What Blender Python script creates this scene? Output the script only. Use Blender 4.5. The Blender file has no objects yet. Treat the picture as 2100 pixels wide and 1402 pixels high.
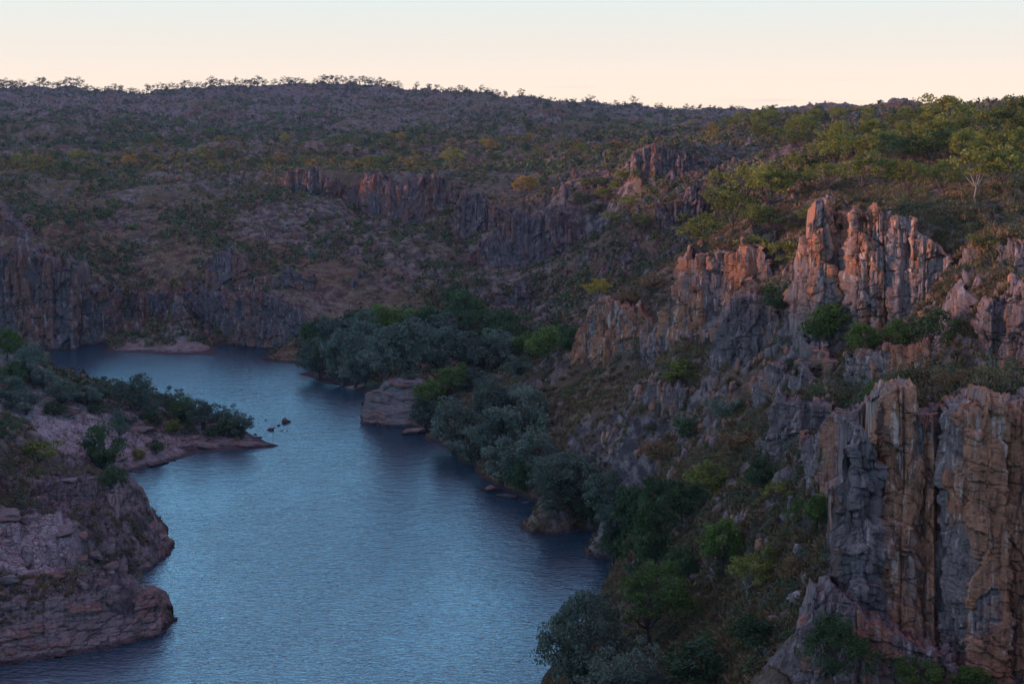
import bpy, math, random
import numpy as np
from mathutils import Vector
from mathutils.bvhtree import BVHTree

scene = bpy.context.scene
R = math.radians
random.seed(7)
rng = np.random.default_rng(7)

# ------------------------------------------------------------------ camera
F = 2885.0                      # focal length in photograph pixels (photo 2100 x 1402)
HZ = 260.0                      # photograph row of the true horizon
CAMZ = 60.0                     # camera height above the river
PITCH = math.atan((701 - HZ) / F)
cam = bpy.data.cameras.new("camera")
cam.sensor_width = 36.0
cam.lens = 36.0 * F / 2100.0
cam.clip_start = 0.5
cam.clip_end = 30000.0
camo = bpy.data.objects.new("camera", cam)
scene.collection.objects.link(camo)
camo.location = (0, 0, CAMZ)
camo.rotation_euler = (math.pi / 2 - PITCH, 0, 0)
scene.camera = camo

# ------------------------------------------------------------------ light
SUN_EL, SUN_AZ = R(3.5), R(-97)     # azimuth measured from +Y towards +X
sd = Vector((math.sin(SUN_AZ) * math.cos(SUN_EL), math.cos(SUN_AZ) * math.cos(SUN_EL), math.sin(SUN_EL)))
sl = bpy.data.lights.new("sun", 'SUN')
sl.energy = 2.8
sl.color = (1.0, 0.50, 0.33)
sl.angle = R(1.3)
so = bpy.data.objects.new("sun", sl)
scene.collection.objects.link(so)
so.rotation_euler = sd.to_track_quat('Z', 'Y').to_euler()

world = bpy.data.worlds.new("World")
scene.world = world
world.use_nodes = True
wn, wl = world.node_tree.nodes, world.node_tree.links
wn.clear()
wout = wn.new('ShaderNodeOutputWorld')
bg = wn.new('ShaderNodeBackground'); bg.inputs['Strength'].default_value = 1.0
sky = wn.new('ShaderNodeTexSky')
sky.sky_type = 'NISHITA'; sky.sun_disc = False
sky.sun_elevation = SUN_EL; sky.sun_rotation = SUN_AZ
sky.air_density = 1.0; sky.dust_density = 2.0; sky.ozone_density = 3.0
sk = wn.new('ShaderNodeVectorMath'); sk.operation = 'SCALE'; sk.inputs['Scale'].default_value = 0.05
wl.new(sky.outputs[0], sk.inputs[0])
tc = wn.new('ShaderNodeTexCoord')
sep = wn.new('ShaderNodeSeparateXYZ'); wl.new(tc.outputs['Generated'], sep.inputs[0])
rmp = wn.new('ShaderNodeValToRGB')
SKY_STOPS = [(0.0, (0.67, 0.505, 0.385)), (0.022, (0.64, 0.52, 0.41)), (0.06, (0.51, 0.475, 0.42)), (0.09, (0.44, 0.47, 0.46)),
             (0.17, (0.42, 1.0, 1.45)), (0.33, (0.27, 0.76, 1.28)), (0.55, (0.25, 0.24, 0.42)), (1.0, (0.30, 0.21, 0.34))]
els = rmp.color_ramp.elements
while len(els) < len(SKY_STOPS): els.new(0.5)
for e, (p, c) in zip(els, SKY_STOPS):
    e.position = p; e.color = (*c, 1)
wl.new(sep.outputs['Z'], rmp.inputs[0])
# faint long evening cloud streaks low over the horizon
mp = wn.new('ShaderNodeMapping'); mp.inputs['Scale'].default_value = (5, 5, 95)
wl.new(tc.outputs['Generated'], mp.inputs[0])
nz = wn.new('ShaderNodeTexNoise'); nz.inputs['Scale'].default_value = 2.6; nz.inputs['Detail'].default_value = 6
wl.new(mp.outputs[0], nz.inputs[0])
cr = wn.new('ShaderNodeMapRange'); cr.inputs[1].default_value = 0.58; cr.inputs[2].default_value = 0.78
cr.inputs[3].default_value = 0; cr.inputs[4].default_value = 0.75
wl.new(nz.outputs['Fac'], cr.inputs[0])
band = wn.new('ShaderNodeMapRange'); band.inputs[1].default_value = 0.02; band.inputs[2].default_value = 0.04
band.inputs[3].default_value = 1; band.inputs[4].default_value = 0.12
wl.new(sep.outputs['Z'], band.inputs[0])
bm_ = wn.new('ShaderNodeMath'); bm_.operation = 'MULTIPLY'
wl.new(cr.outputs[0], bm_.inputs[0]); wl.new(band.outputs[0], bm_.inputs[1])
cm = wn.new('ShaderNodeMix'); cm.data_type = 'RGBA'
cm.inputs[7].default_value = (0.56, 0.40, 0.37, 1)
wl.new(bm_.outputs[0], cm.inputs[0]); wl.new(rmp.outputs[0], cm.inputs[6])
add = wn.new('ShaderNodeVectorMath'); add.operation = 'ADD'
wl.new(cm.outputs[2], add.inputs[0]); wl.new(sk.outputs[0], add.inputs[1])
wl.new(add.outputs[0], bg.inputs['Color'])
wl.new(bg.outputs[0], wout.inputs['Surface'])

scene.view_settings.view_transform = 'Standard'
scene.view_settings.look = 'None'
scene.view_settings.exposure = 0.82
scene.view_settings.gamma = 1.0
scene.cycles.max_bounces = 4
scene.cycles.diffuse_bounces = 2
scene.cycles.glossy_bounces = 2
scene.cycles.transparent_max_bounces = 4
scene.cycles.volume_bounces = 0
scene.cycles.sample_clamp_indirect = 4.0
scene.cycles.use_adaptive_sampling = True
scene.cycles.use_denoising = True

# ------------------------------------------------------------------ pixel <-> world
CP, SP = math.cos(PITCH), math.sin(PITCH)
def ray(px, py):
    px = np.asarray(px, float); py = np.asarray(py, float)
    a = (px - 1050) / F; b = (701 - py) / F
    return np.stack([a + 0 * b, CP + b * SP + 0 * a, -SP + b * CP + 0 * a], -1)
def at_Y(px, py, Y):
    d = ray(px, py); k = np.asarray(Y, float) / d[..., 1]
    return np.array([0, 0, CAMZ]) + d * k[..., None]
def at_z(px, py, z):
    d = ray(px, py); k = (z - CAMZ) / d[..., 2]
    return np.array([0, 0, CAMZ]) + d * np.asarray(k)[..., None]

def fixY(py, Y):
    """distances below were read off with a flat-lens slope; make them exact for this pitched lens"""
    ap = (py - HZ) / F + 1e-7; ex = math.tan(math.atan((py - 701) / F) + PITCH) + 1e-7 * 0.977
    return Y * (ap / ex if abs(py - HZ) > 3 else 1.0235)
# ------------------------------------------------------------------ noise
def _h(i, j, k, s):
    n = (i.astype(np.int64) * 374761393 + j.astype(np.int64) * 668265263 + k.astype(np.int64) * 2147483647 + s * 1274126177) & 0xFFFFFFFF
    n = ((n ^ (n >> 13)) * 1274126177) & 0xFFFFFFFF
    n = ((n ^ (n >> 16)) * 2246822519) & 0xFFFFFFFF
    n = n ^ (n >> 15)
    return (n & 0xFFFFFF) / float(0xFFFFFF)
def vnoise(x, y, s=0):
    xi = np.floor(x); yi = np.floor(y); fx = x - xi; fy = y - yi
    fx = fx * fx * fx * (fx * (fx * 6 - 15) + 10); fy = fy * fy * fy * (fy * (fy * 6 - 15) + 10)
    xi = xi.astype(np.int64); yi = yi.astype(np.int64); z = np.zeros_like(xi)
    a = _h(xi, yi, z, s); b = _h(xi + 1, yi, z, s); c = _h(xi, yi + 1, z, s); d = _h(xi + 1, yi + 1, z, s)
    return (a + (b - a) * fx) * (1 - fy) + (c + (d - c) * fx) * fy
def fbm(x, y, o=5, s=0, g=0.5):
    t = 0; a = 1; n = 0
    for i in range(o):
        t = t + a * (vnoise(x + 17.3 * i, y - 9.1 * i, s + i) - 0.5); n += a; a *= g; x = x * 2.03; y = y * 2.03
    return t / n * 2
def worley(x, y, s=0, jit=0.9, want_b=False):
    """F1, F2, cell hash, offset from the cell's point: x and y already in cell units"""
    xi = np.floor(x).astype(np.int64); yi = np.floor(y).astype(np.int64)
    f1 = np.full(x.shape, 9.0); f2 = np.full(x.shape, 9.0); h1 = np.zeros(x.shape); dx1 = np.zeros(x.shape); dy1 = np.zeros(x.shape)
    z = np.zeros_like(xi)
    for di in (-1, 0, 1):
        for dj in (-1, 0, 1):
            ci, cj = xi + di, yi + dj
            px = ci + 0.5 + jit * (_h(ci, cj, z, s) - 0.5); py = cj + 0.5 + jit * (_h(ci, cj, z, s + 11) - 0.5)
            dx, dy = x - px, y - py
            d = np.maximum(np.abs(dx), np.abs(dy)) * 0.55 + 0.45 * np.hypot(dx, dy)
            m = d < f1
            f2 = np.where(m, f1, np.minimum(f2, d))
            hh = _h(ci, cj, z, s + 23)
            f1 = np.where(m, d, f1); h1 = np.where(m, hh, h1); dx1 = np.where(m, dx, dx1); dy1 = np.where(m, dy, dy1)
    return f1, f2, h1, dx1, dy1
def blocks(x, y, s=0, tilt=0.6, groove=0.35, gw=0.12):
    """faceted blocks: a height per cell, a tilt per cell, a crack between the cells"""
    f1, f2, h, dx, dy = worley(x, y, s)
    k = (h * 91.7) % 1.0; k2 = (h * 57.3) % 1.0
    v = (h - 0.5) + tilt * ((k - 0.5) * dx + (k2 - 0.5) * dy)
    c = np.clip(1 - (f2 - f1) / gw, 0, 1)
    return v - groove * c, h, c
def sstep(a, b, x):
    t = np.clip((x - a) / (b - a), 0, 1); return t * t * (3 - 2 * t)

# ------------------------------------------------------------------ mesh helpers
def mesh_from(name, co, faces, mat=None, attrs=None, smooth=False):
    me = bpy.data.meshes.new(name)
    co = np.asarray(co, np.float32); faces = np.asarray(faces, np.int32)
    n, k = faces.shape
    me.vertices.add(len(co)); me.vertices.foreach_set('co', co.ravel())
    me.loops.add(n * k); me.loops.foreach_set('vertex_index', faces.ravel())
    me.polygons.add(n); me.polygons.foreach_set('loop_start', np.arange(0, n * k, k, dtype=np.int32))
    me.polygons.foreach_set('loop_total', np.full(n, k, np.int32))
    if smooth: me.polygons.foreach_set('use_smooth', np.ones(n, bool))
    me.update(calc_edges=True)
    for an, (dom, arr) in (attrs or {}).items():
        a = me.attributes.new(an, 'FLOAT', dom); a.data.foreach_set('value', np.asarray(arr, np.float32).ravel())
    if mat is not None: me.materials.append(mat)
    return me
def link(name, me, parent=None):
    o = bpy.data.objects.new(name, me); scene.collection.objects.link(o)
    if parent is not None: o.parent = parent
    return o
def tag(o, label=None, cat=None, group=None, kind=None):
    if label: o['label'] = label
    if cat: o['category'] = cat
    if group: o['group'] = group
    if kind: o['kind'] = kind
    return o
def grid_faces(nu, nv):
    i = np.arange(nu - 1)[:, None] * nv + np.arange(nv - 1)[None, :]
    return np.stack([i, i + nv, i + nv + 1, i + 1], -1).reshape(-1, 4)

# ------------------------------------------------------------------ materials
class NT:
    def __init__(s, name):
        s.m = bpy.data.materials.new(name); s.m.use_nodes = True
        s.t = s.m.node_tree; s.n = s.t.nodes; s.n.clear()
        s.out = s.n.new('ShaderNodeOutputMaterial')
        s.b = s.n.new('ShaderNodeBsdfPrincipled'); s.t.links.new(s.b.outputs[0], s.out.inputs[0])
        s.tc = s.n.new('ShaderNodeTexCoord'); s.geo = s.n.new('ShaderNodeNewGeometry')
        s.pos = s.geo.outputs['Position']
    def L(s, a, b): s.t.links.new(a, b)
    def attr(s, name):
        a = s.n.new('ShaderNodeAttribute'); a.attribute_name = name; return a.outputs['Fac']
    def mapv(s, v, sc=(1, 1, 1), rot=(0, 0, 0)):
        m = s.n.new('ShaderNodeMapping'); m.inputs['Scale'].default_value = sc; m.inputs['Rotation'].default_value = rot
        s.L(v, m.inputs[0]); return m.outputs[0]
    def noise(s, v, scale, detail=5, rough=0.55, dist=0):
        t = s.n.new('ShaderNodeTexNoise'); t.inputs['Scale'].default_value = scale; t.inputs['Detail'].default_value = detail
        t.inputs['Roughness'].default_value = rough; t.inputs['Distortion'].default_value = dist
        s.L(v, t.inputs['Vector']); return t.outputs['Fac']
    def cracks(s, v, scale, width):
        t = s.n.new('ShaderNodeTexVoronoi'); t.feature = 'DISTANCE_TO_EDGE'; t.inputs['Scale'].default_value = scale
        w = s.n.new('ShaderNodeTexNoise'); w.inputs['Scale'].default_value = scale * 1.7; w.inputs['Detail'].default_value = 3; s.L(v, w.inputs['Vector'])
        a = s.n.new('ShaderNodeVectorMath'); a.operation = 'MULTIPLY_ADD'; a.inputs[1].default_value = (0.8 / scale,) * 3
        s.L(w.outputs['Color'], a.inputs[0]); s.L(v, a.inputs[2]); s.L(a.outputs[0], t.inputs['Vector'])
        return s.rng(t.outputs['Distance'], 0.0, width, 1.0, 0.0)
    def wet(s, c):
        """dark damp stain just above the river's level"""
        x = s.n.new('ShaderNodeSeparateXYZ'); s.L(s.pos, x.inputs[0])
        z = s.math('ADD', x.outputs['Z'], s.math('MULTIPLY', s.noise(s.pos, 0.8, 3), -0.7))
        return s.mix(s.rng(z, -0.1, 0.35, 0.75, 0.0), c, (0.022, 0.016, 0.018))
    def rng(s, v, a, b, c=0.0, d=1.0):
        t = s.n.new('ShaderNodeMapRange'); t.interpolation_type = 'SMOOTHSTEP'
        for i, x in enumerate((a, b, c, d)): t.inputs[i + 1].default_value = x
        s.L(v, t.inputs[0]); return t.outputs[0]
    def math(s, op, a, b=None):
        t = s.n.new('ShaderNodeMath'); t.operation = op
        for i, x in enumerate((a, b)):
            if x is None: continue
            if isinstance(x, (int, float)): t.inputs[i].default_value = x
            else: s.L(x, t.inputs[i])
        return t.outputs[0]
    def ramp(s, v, stops):
        t = s.n.new('ShaderNodeValToRGB'); e = t.color_ramp.elements
        while len(e) < len(stops): e.new(0.5)
        for x, (p, c) in zip(e, stops): x.position = p; x.color = (*c, 1)
        s.L(v, t.inputs[0]); return t.outputs[0]
    def mix(s, f, a, b, mode='MIX'):
        t = s.n.new('ShaderNodeMix'); t.data_type = 'RGBA'; t.blend_type = mode
        for i, x in ((0, f), (6, a), (7, b)):
            if isinstance(x, (int, float)): t.inputs[i].default_value = x
            elif isinstance(x, tuple): t.inputs[i].default_value = (*x, 1)
            else: s.L(x, t.inputs[i])
        return t.outputs[2]
    def bump(s, h, strength=0.5, dist=0.1):
        t = s.n.new('ShaderNodeBump'); t.inputs['Strength'].default_value = strength; t.inputs['Distance'].default_value = dist
        s.L(h, t.inputs['Height']); s.L(t.outputs[0], s.b.inputs['Normal'])
    def fin(s, col, rough=0.9, spec=0.15):
        s.L(col, s.b.inputs['Base Color'])
        if isinstance(rough, (int, float)): s.b.inputs['Roughness'].default_value = rough
        else: s.L(rough, s.b.inputs['Roughness'])
        s.b.inputs['Specular IOR Level'].default_value = spec
        return s.m

def rock_material(name, orange, grey, dark, pale, orange_amt=0.5, hscale=1.0, bedded=False, zs=0.2):
    """sandstone: rust stained faces, grey weathered skin, pale streaks, cell tint per block"""
    m = NT(name); p = m.pos
    vs = (1, 1, zs) if not bedded else (0.5, 0.5, 2.6)
    n1 = m.noise(m.mapv(p, vs), 0.30 * hscale, 6, 0.6, 0.4)
    n2 = m.noise(m.mapv(p, vs), 1.1 * hscale, 6, 0.65, 0.3)
    n3 = m.noise(p, 0.09 * hscale, 4)
    t = m.attr('tint')
    f = m.math('ADD', m.math('MULTIPLY', n1, 0.7), m.math('MULTIPLY', t, 0.6))
    f = m.math('ADD', f, m.math('MULTIPLY', n3, 0.5))
    f = m.rng(f, 1.05 - 0.25 * orange_amt, 1.15 - 0.25 * orange_amt)
    c = m.mix(f, grey, orange)
    c = m.mix(m.rng(n2, 0.5, 0.66, 0, 0.85), c, dark)
    pf = m.noise(m.mapv(p, (1.7, 1.7, zs * 0.8) if not bedded else (.6, .6, 3)), 0.8 * hscale, 5, 0.7)
    c = m.mix(m.rng(pf, 0.54, 0.66, 0, 0.8), c, pale)
    n4 = m.noise(p, 6 * hscale, 4, 0.7)
    c = m.mix(1.0, c, m.ramp(n4, [(0.25, (0.55, 0.55, 0.55)), (0.75, (1.35, 1.35, 1.35))]), 'MULTIPLY')
    c = m.wet(c)
    h = m.math('ADD', m.math('MULTIPLY', n2, 0.5), m.math('MULTIPLY', n4, 0.35))
    m.bump(h, 0.9, 0.35)
    return m.fin(c, 0.9, 0.12)
M = {}
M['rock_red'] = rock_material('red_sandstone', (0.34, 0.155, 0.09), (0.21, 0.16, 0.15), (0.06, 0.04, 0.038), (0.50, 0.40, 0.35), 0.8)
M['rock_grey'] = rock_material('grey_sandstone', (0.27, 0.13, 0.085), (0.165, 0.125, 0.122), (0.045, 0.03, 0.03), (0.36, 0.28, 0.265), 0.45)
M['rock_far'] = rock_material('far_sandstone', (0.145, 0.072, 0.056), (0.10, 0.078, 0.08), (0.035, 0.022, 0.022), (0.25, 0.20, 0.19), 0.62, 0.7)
M['rock_bed'] = rock_material('bedded_sandstone', (0.20, 0.105, 0.085), (0.18, 0.135, 0.13), (0.055, 0.034, 0.034), (0.29, 0.20, 0.19), 0.5, 1.0, True)

def ground_material():
    m = NT('soil_rock_and_dry_grass'); p = m.pos
    sx = m.n.new('ShaderNodeSeparateXYZ'); m.L(m.geo.outputs['Normal'], sx.inputs[0]); nz = sx.outputs['Z']
    n1 = m.noise(p, 0.05, 5); n2 = m.noise(p, 0.35, 6, 0.65); n3 = m.noise(p, 1.7, 6, 0.7); n4 = m.noise(p, 0.012, 4)
    soil = m.mix(m.rng(n2, 0.4, 0.65), (0.075, 0.042, 0.034), (0.17, 0.088, 0.062))
    grass = m.mix(m.rng(n3, 0.4, 0.65), (0.085, 0.06, 0.034), (0.24, 0.165, 0.085))
    rock = m.mix(m.rng(n2, 0.42, 0.62), (0.065, 0.05, 0.052), (0.22, 0.17, 0.165))
    c = m.mix(m.rng(m.math('ADD', n2, m.math('MULTIPLY', n1, 0.7)), 0.72, 0.98), soil, grass)
    steep = m.rng(nz, 0.72, 0.42)
    c = m.mix(m.rng(n4, 0.48, 0.66, 0, 0.55), c, (0.10, 0.082, 0.042))
    rk = m.math('MAXIMUM', steep, m.rng(m.math('ADD', n3, n1), 1.02, 1.22))
    rk = m.math('MAXIMUM', rk, m.attr('rocky'))
    c = m.mix(rk, c, rock)
    # the smooth pink river-washed sandstone of the left bank
    rv = m.mapv(p, (0.55, 1.0, 1.6), (0, 0, R(14)))
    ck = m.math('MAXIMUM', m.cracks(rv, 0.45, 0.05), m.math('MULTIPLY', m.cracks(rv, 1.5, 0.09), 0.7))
    pk = m.mix(m.rng(n3, 0.35, 0.7), (0.25, 0.185, 0.185), (0.44, 0.35, 0.35))
    pk = m.mix(m.rng(m.noise(m.mapv(p, (0.5, 0.5, 2)), 0.7, 6, 0.7), 0.5, 0.72, 0, 0.8), pk, (0.12, 0.085, 0.08))
    dk = m.mix(m.rng(n3, 0.4, 0.62), (0.075, 0.055, 0.06), (0.20, 0.145, 0.14))
    c = m.mix(m.attr('bare'), c, dk)
    c = m.mix(m.attr('slab'), c, pk)
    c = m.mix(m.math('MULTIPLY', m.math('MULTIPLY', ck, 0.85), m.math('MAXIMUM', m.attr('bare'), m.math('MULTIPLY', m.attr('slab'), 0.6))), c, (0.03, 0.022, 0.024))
    c = m.mix(1.0, c, m.ramp(m.noise(p, 4.5, 4, 0.7), [(0.25, (0.55, 0.55, 0.55)), (0.75, (1.4, 1.4, 1.4))]), 'MULTIPLY')
    c = m.wet(c)
    m.bump(m.math('ADD', m.math('MULTIPLY', n3, 0.8), m.math('MULTIPLY', n2, 1.4)), 1.0, 0.5)
    return m.fin(c, 0.95, 0.1)
M['ground'] = ground_material()

def leaf_material(name, a, b, c2):
    """leaves: colour drifts between plants (object), clumps and single leaves (leaf)"""
    m = NT(name)
    oi = m.n.new('ShaderNodeObjectInfo')
    n = m.math('ADD', m.math('MULTIPLY', oi.outputs['Random'], 0.45), m.math('MULTIPLY', m.attr('leaf'), 0.55))
    c = m.ramp(n, [(0.1, a), (0.5, b), (0.92, c2)])
    m.b.inputs['Base Color'].default_value = (*b, 1)
    tr = m.n.new('ShaderNodeBsdfTranslucent'); ms = m.n.new('ShaderNodeMixShader'); ms.inputs[0].default_value = 0.28
    m.L(c, tr.inputs['Color']); m.fin(c, 0.7, 0.2)
    m.L(m.b.outputs[0], ms.inputs[1]); m.L(tr.outputs[0], ms.inputs[2]); m.L(ms.outputs[0], m.out.inputs[0])
    return m.m
M['silver'] = leaf_material('silver_green_leaves', (0.05, 0.068, 0.046), (0.092, 0.122, 0.086), (0.155, 0.19, 0.14))
M['dark'] = leaf_material('dark_green_leaves', (0.022, 0.04, 0.016), (0.045, 0.082, 0.028), (0.08, 0.13, 0.045))
M['green'] = leaf_material('bright_green_leaves', (0.033, 0.058, 0.013), (0.078, 0.125, 0.024), (0.145, 0.20, 0.04))
M['olive'] = leaf_material('olive_gum_leaves', (0.065, 0.075, 0.015), (0.15, 0.16, 0.03), (0.26, 0.245, 0.052))
M['gold'] = leaf_material('golden_leaves', (0.20, 0.14, 0.02), (0.38, 0.27, 0.035), (0.55, 0.40, 0.06))
M['amber'] = leaf_material('amber_olive_leaves', (0.11, 0.07, 0.02), (0.22, 0.135, 0.03), (0.34, 0.20, 0.04))
M['rust'] = leaf_material('rusty_dry_leaves', (0.10, 0.065, 0.03), (0.17, 0.10, 0.045), (0.26, 0.16, 0.07))
M['skyleaf'] = leaf_material('distant_gum_leaves', (0.035, 0.036, 0.014), (0.07, 0.068, 0.024), (0.12, 0.10, 0.035))

def scrub_material():
    m = NT('scrub_leaves')
    c = m.ramp(m.attr('hue'), [(0.0, (0.04, 0.058, 0.026)), (0.3, (0.075, 0.085, 0.045)), (0.5, (0.09, 0.105, 0.028)), (0.68, (0.085, 0.11, 0.09)), (0.84, (0.16, 0.115, 0.03)), (1.0, (0.115, 0.07, 0.045))])
    c = m.mix(1.0, c, m.ramp(m.attr('leaf'), [(0.0, (0.65, 0.65, 0.65)), (1.0, (1.25, 1.25, 1.25))]), 'MULTIPLY')
    return m.fin(c, 0.8, 0.15)
M['scrub'] = scrub_material()
def grass_material():
    m = NT('dry_spinifex_grass')
    c = m.ramp(m.attr('leaf'), [(0.0, (0.075, 0.052, 0.028)), (0.5, (0.145, 0.102, 0.052)), (1.0, (0.25, 0.18, 0.095))])
    return m.fin(c, 0.85, 0.1)
M['grass'] = grass_material()
def bark(name, a, b):
    m = NT(name)
    n = m.noise(m.mapv(m.tc.outputs['Object'], (1, 1, 0.25)), 6, 5)
    return m.fin(m.mix(m.rng(n, 0.35, 0.65), a, b), 0.9, 0.1)
M['bark_dark'] = bark('dark_bark', (0.05, 0.038, 0.034), (0.12, 0.09, 0.08))
M['bark_pale'] = bark('pale_gum_bark', (0.16, 0.135, 0.125), (0.30, 0.27, 0.25))
def sand_material():
    m = NT('river_sand'); n = m.noise(m.pos, 1.5, 5)
    return m.fin(m.mix(n, (0.24, 0.15, 0.11), (0.36, 0.24, 0.18)), 0.95, 0.1)
M['sand'] = sand_material()

def water_material():
    m = NT('rippled_river_water'); p = m.pos
    n1 = m.noise(m.mapv(p, (0.7, 1.5, 1), (0, 0, R(12))), 1.25, 3, 0.6, 0.4)
    n2 = m.noise(m.mapv(p, (0.6, 1.2, 1), (0, 0, R(-20))), 0.42, 3, 0.5, 0.2)
    n3 = m.noise(m.mapv(p, (0.8, 1.3, 1), (0, 0, R(35))), 3.6, 2, 0.5)
    gust = m.noise(m.mapv(p, (1, 0.45, 1), (0, 0, R(8))), 0.03, 3)
    h = m.math('ADD', m.math('MULTIPLY', n1, 0.9), m.math('ADD', m.math('MULTIPLY', n2, 1.1), m.math('MULTIPLY', n3, 0.22)))
    h = m.math('MULTIPLY', h, m.rng(gust, 0.35, 0.65, 0.72, 1.15))
    m.bump(h, 1.0, 0.19)
    m.b.inputs['Base Color'].default_value = (0.010, 0.036, 0.055, 1)
    m.b.inputs['Roughness'].default_value = 0.13
    m.b.inputs['IOR'].default_value = 1.6
    m.b.inputs['Specular IOR Level'].default_value = 0.8
    return m.m
M['water'] = water_material()

# ------------------------------------------------------------------ the cliffs, listed here because the ground is shaped to meet them
CLIFFS = []
def cliff(nm, lb, st, **k): CLIFFS.append(((nm, lb, [(x, t, bb, fixY(bb, Y) if Y else float(at_z(x, bb, -0.1)[1])) for x, t, bb, Y in st]), k))
cliff('pillared_cliff', 'tall nearest cliff of orange and grey pillars at the lower right edge of the gorge',
      [(1806, 905, 1255, 116), (1810, 815, 1262, 114.8), (1828, 778, 1275, 113), (1868, 772, 1290, 112.5), (1882, 842, 1300, 113.2), (1930, 832, 1330, 113.0), (1945, 818, 1345, 111.2), (2000, 812, 1385, 109), (2045, 822, 1395, 109), (2055, 836, 1400, 110), (2110, 830, 1410, 109), (2250, 800, 1430, 105), (2450, 780, 1440, 101)],
      w=1.15, amp=0.85, lean=0.09, rag=0.9, seed=101, depth=9, tall=6.5, gully=0.25)
cliff('rock_tower', 'stacked grey tower standing against the left flank of the tall pillared cliff',
      [(1716, 1190, 1262, 116), (1718, 1000, 1262, 114.5), (1738, 985, 1262, 113.5), (1741, 872, 1262, 112.8), (1770, 880, 1262, 112.2), (1790, 950, 1265, 113), (1812, 960, 1270, 114)],
      w=1.1, amp=1.1, lean=0.05, rag=0.5, seed=117, depth=6, mat='rock_grey', tall=2.6)
cliff('low_buttress', 'low broken rock buttress at the foot of the pillared cliff above the dark tree',
      [(1640, 1330, 1420, 111), (1655, 1255, 1420, 110), (1672, 1215, 1420, 109.5), (1700, 1205, 1400, 109.5), (1740, 1235, 1400, 108.5), (1800, 1270, 1400, 107.5), (1880, 1310, 1410, 106), (1960, 1360, 1420, 104)],
      w=1.0, amp=0.9, lean=0.35, rag=0.7, seed=131, depth=6, mat='rock_grey', tall=2.0)
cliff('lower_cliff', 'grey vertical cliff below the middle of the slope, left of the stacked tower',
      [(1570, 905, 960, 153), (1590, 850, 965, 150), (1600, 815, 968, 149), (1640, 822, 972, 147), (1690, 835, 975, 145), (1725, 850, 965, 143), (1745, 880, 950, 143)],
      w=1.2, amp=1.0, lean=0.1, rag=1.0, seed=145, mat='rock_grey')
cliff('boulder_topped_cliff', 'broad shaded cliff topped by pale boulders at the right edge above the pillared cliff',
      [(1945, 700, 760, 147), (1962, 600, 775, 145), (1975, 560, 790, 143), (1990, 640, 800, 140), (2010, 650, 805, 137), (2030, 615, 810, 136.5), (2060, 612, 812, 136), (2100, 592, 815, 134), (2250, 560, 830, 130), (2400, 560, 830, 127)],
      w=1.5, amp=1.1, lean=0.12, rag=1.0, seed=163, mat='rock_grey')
cliff('left_pinnacle', 'slender leaning pinnacle with a warm lit tip at the left end of the sunlit crags',
      [(1632, 590, 650, 183), (1640, 500, 655, 181), (1650, 478, 660, 180), (1664, 478, 665, 179), (1668, 412, 668, 178.5), (1708, 408, 672, 178.5), (1712, 460, 675, 180), (1722, 560, 678, 182)],
      w=1.15, amp=1.0, lean=0.08, rag=0.8, seed=177, mat='rock_red')
cliff('sunlit_crag', 'jagged crest of vertical rock columns catching the last orange light on the upper right',
      [(1722, 520, 665, 182), (1735, 455, 668, 179), (1748, 438, 672, 175), (1790, 440, 676, 174), (1822, 425, 680, 173.5), (1850, 440, 684, 172), (1880, 455, 688, 171), (1900, 470, 680, 170), (1925, 500, 660, 170), (1950, 545, 650, 168), (1975, 590, 650, 166)],
      w=1.5, amp=1.25, lean=0.2, rag=1.4, seed=181, mat='rock_red')
cliff('slab_cliff', 'pale upright slab cliff standing alone in the middle of the wooded slope',
      [(1462, 740, 755, 200), (1475, 660, 758, 198), (1488, 612, 762, 196), (1515, 600, 765, 195), (1548, 604, 768, 194), (1572, 622, 770, 193), (1600, 660, 775, 190), (1640, 700, 790, 180), (1690, 720, 800, 170), (1720, 750, 800, 165)],
      w=1.4, amp=1.0, lean=0.12, rag=1.0, seed=199, mat='rock_grey')
cliff('ridge_cliff', 'cliff of narrow upright columns below the yellow green trees on the spur',
      [(1370, 640, 690, 236), (1392, 560, 692, 233), (1410, 518, 694, 230), (1430, 508, 696, 228), (1480, 505, 698, 224), (1520, 500, 696, 220), (1545, 520, 690, 218), (1570, 560, 680, 214)],
      w=1.5, amp=1.2, lean=0.16, rag=1.6, seed=211, mat='rock_red')
cliff('spur_outcrop', 'jumbled orange outcrop at the end of the spur beneath the lone yellow tree',
      [(1170, 730, 748, 262), (1190, 690, 750, 260), (1212, 640, 742, 258), (1240, 622, 735, 255), (1290, 618, 728, 251), (1322, 634, 722, 248), (1345, 668, 715, 246), (1375, 690, 712, 242)],
      w=1.3, amp=1.1, lean=0.3, rag=1.4, seed=223, mat='rock_red', tall=3.5)
cliff('ridge_flank', 'dark fluted rock flank between the jumbled spur outcrop and the columned ridge cliff',
      [(1318, 690, 748, 238), (1340, 672, 748, 236), (1372, 640, 742, 234), (1395, 625, 738, 231), (1420, 650, 735, 226)], w=1.2, amp=1.0, lean=0.7, rag=1.2, seed=401, mat='rock_grey', depth=5)
cliff('lower_slab', 'lower pale tier of broken columns stepping down to the right of the slab cliff',
      [(1555, 790, 830, 180), (1575, 755, 838, 177), (1620, 745, 845, 172), (1660, 770, 848, 166), (1700, 780, 850, 160), (1735, 800, 850, 155)], w=1.1, amp=1.0, lean=0.35, rag=1.2, seed=409, mat='rock_grey', depth=6)
cliff('crag_step', 'low broken step of rock below the sunlit crag behind the green trees',
      [(1745, 735, 770, 158), (1775, 712, 775, 156), (1830, 716, 778, 153), (1890, 705, 770, 150), (1940, 700, 765, 149)], w=1.1, amp=0.9, lean=0.4, rag=1.0, seed=419, mat='rock_red', depth=5)
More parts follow.
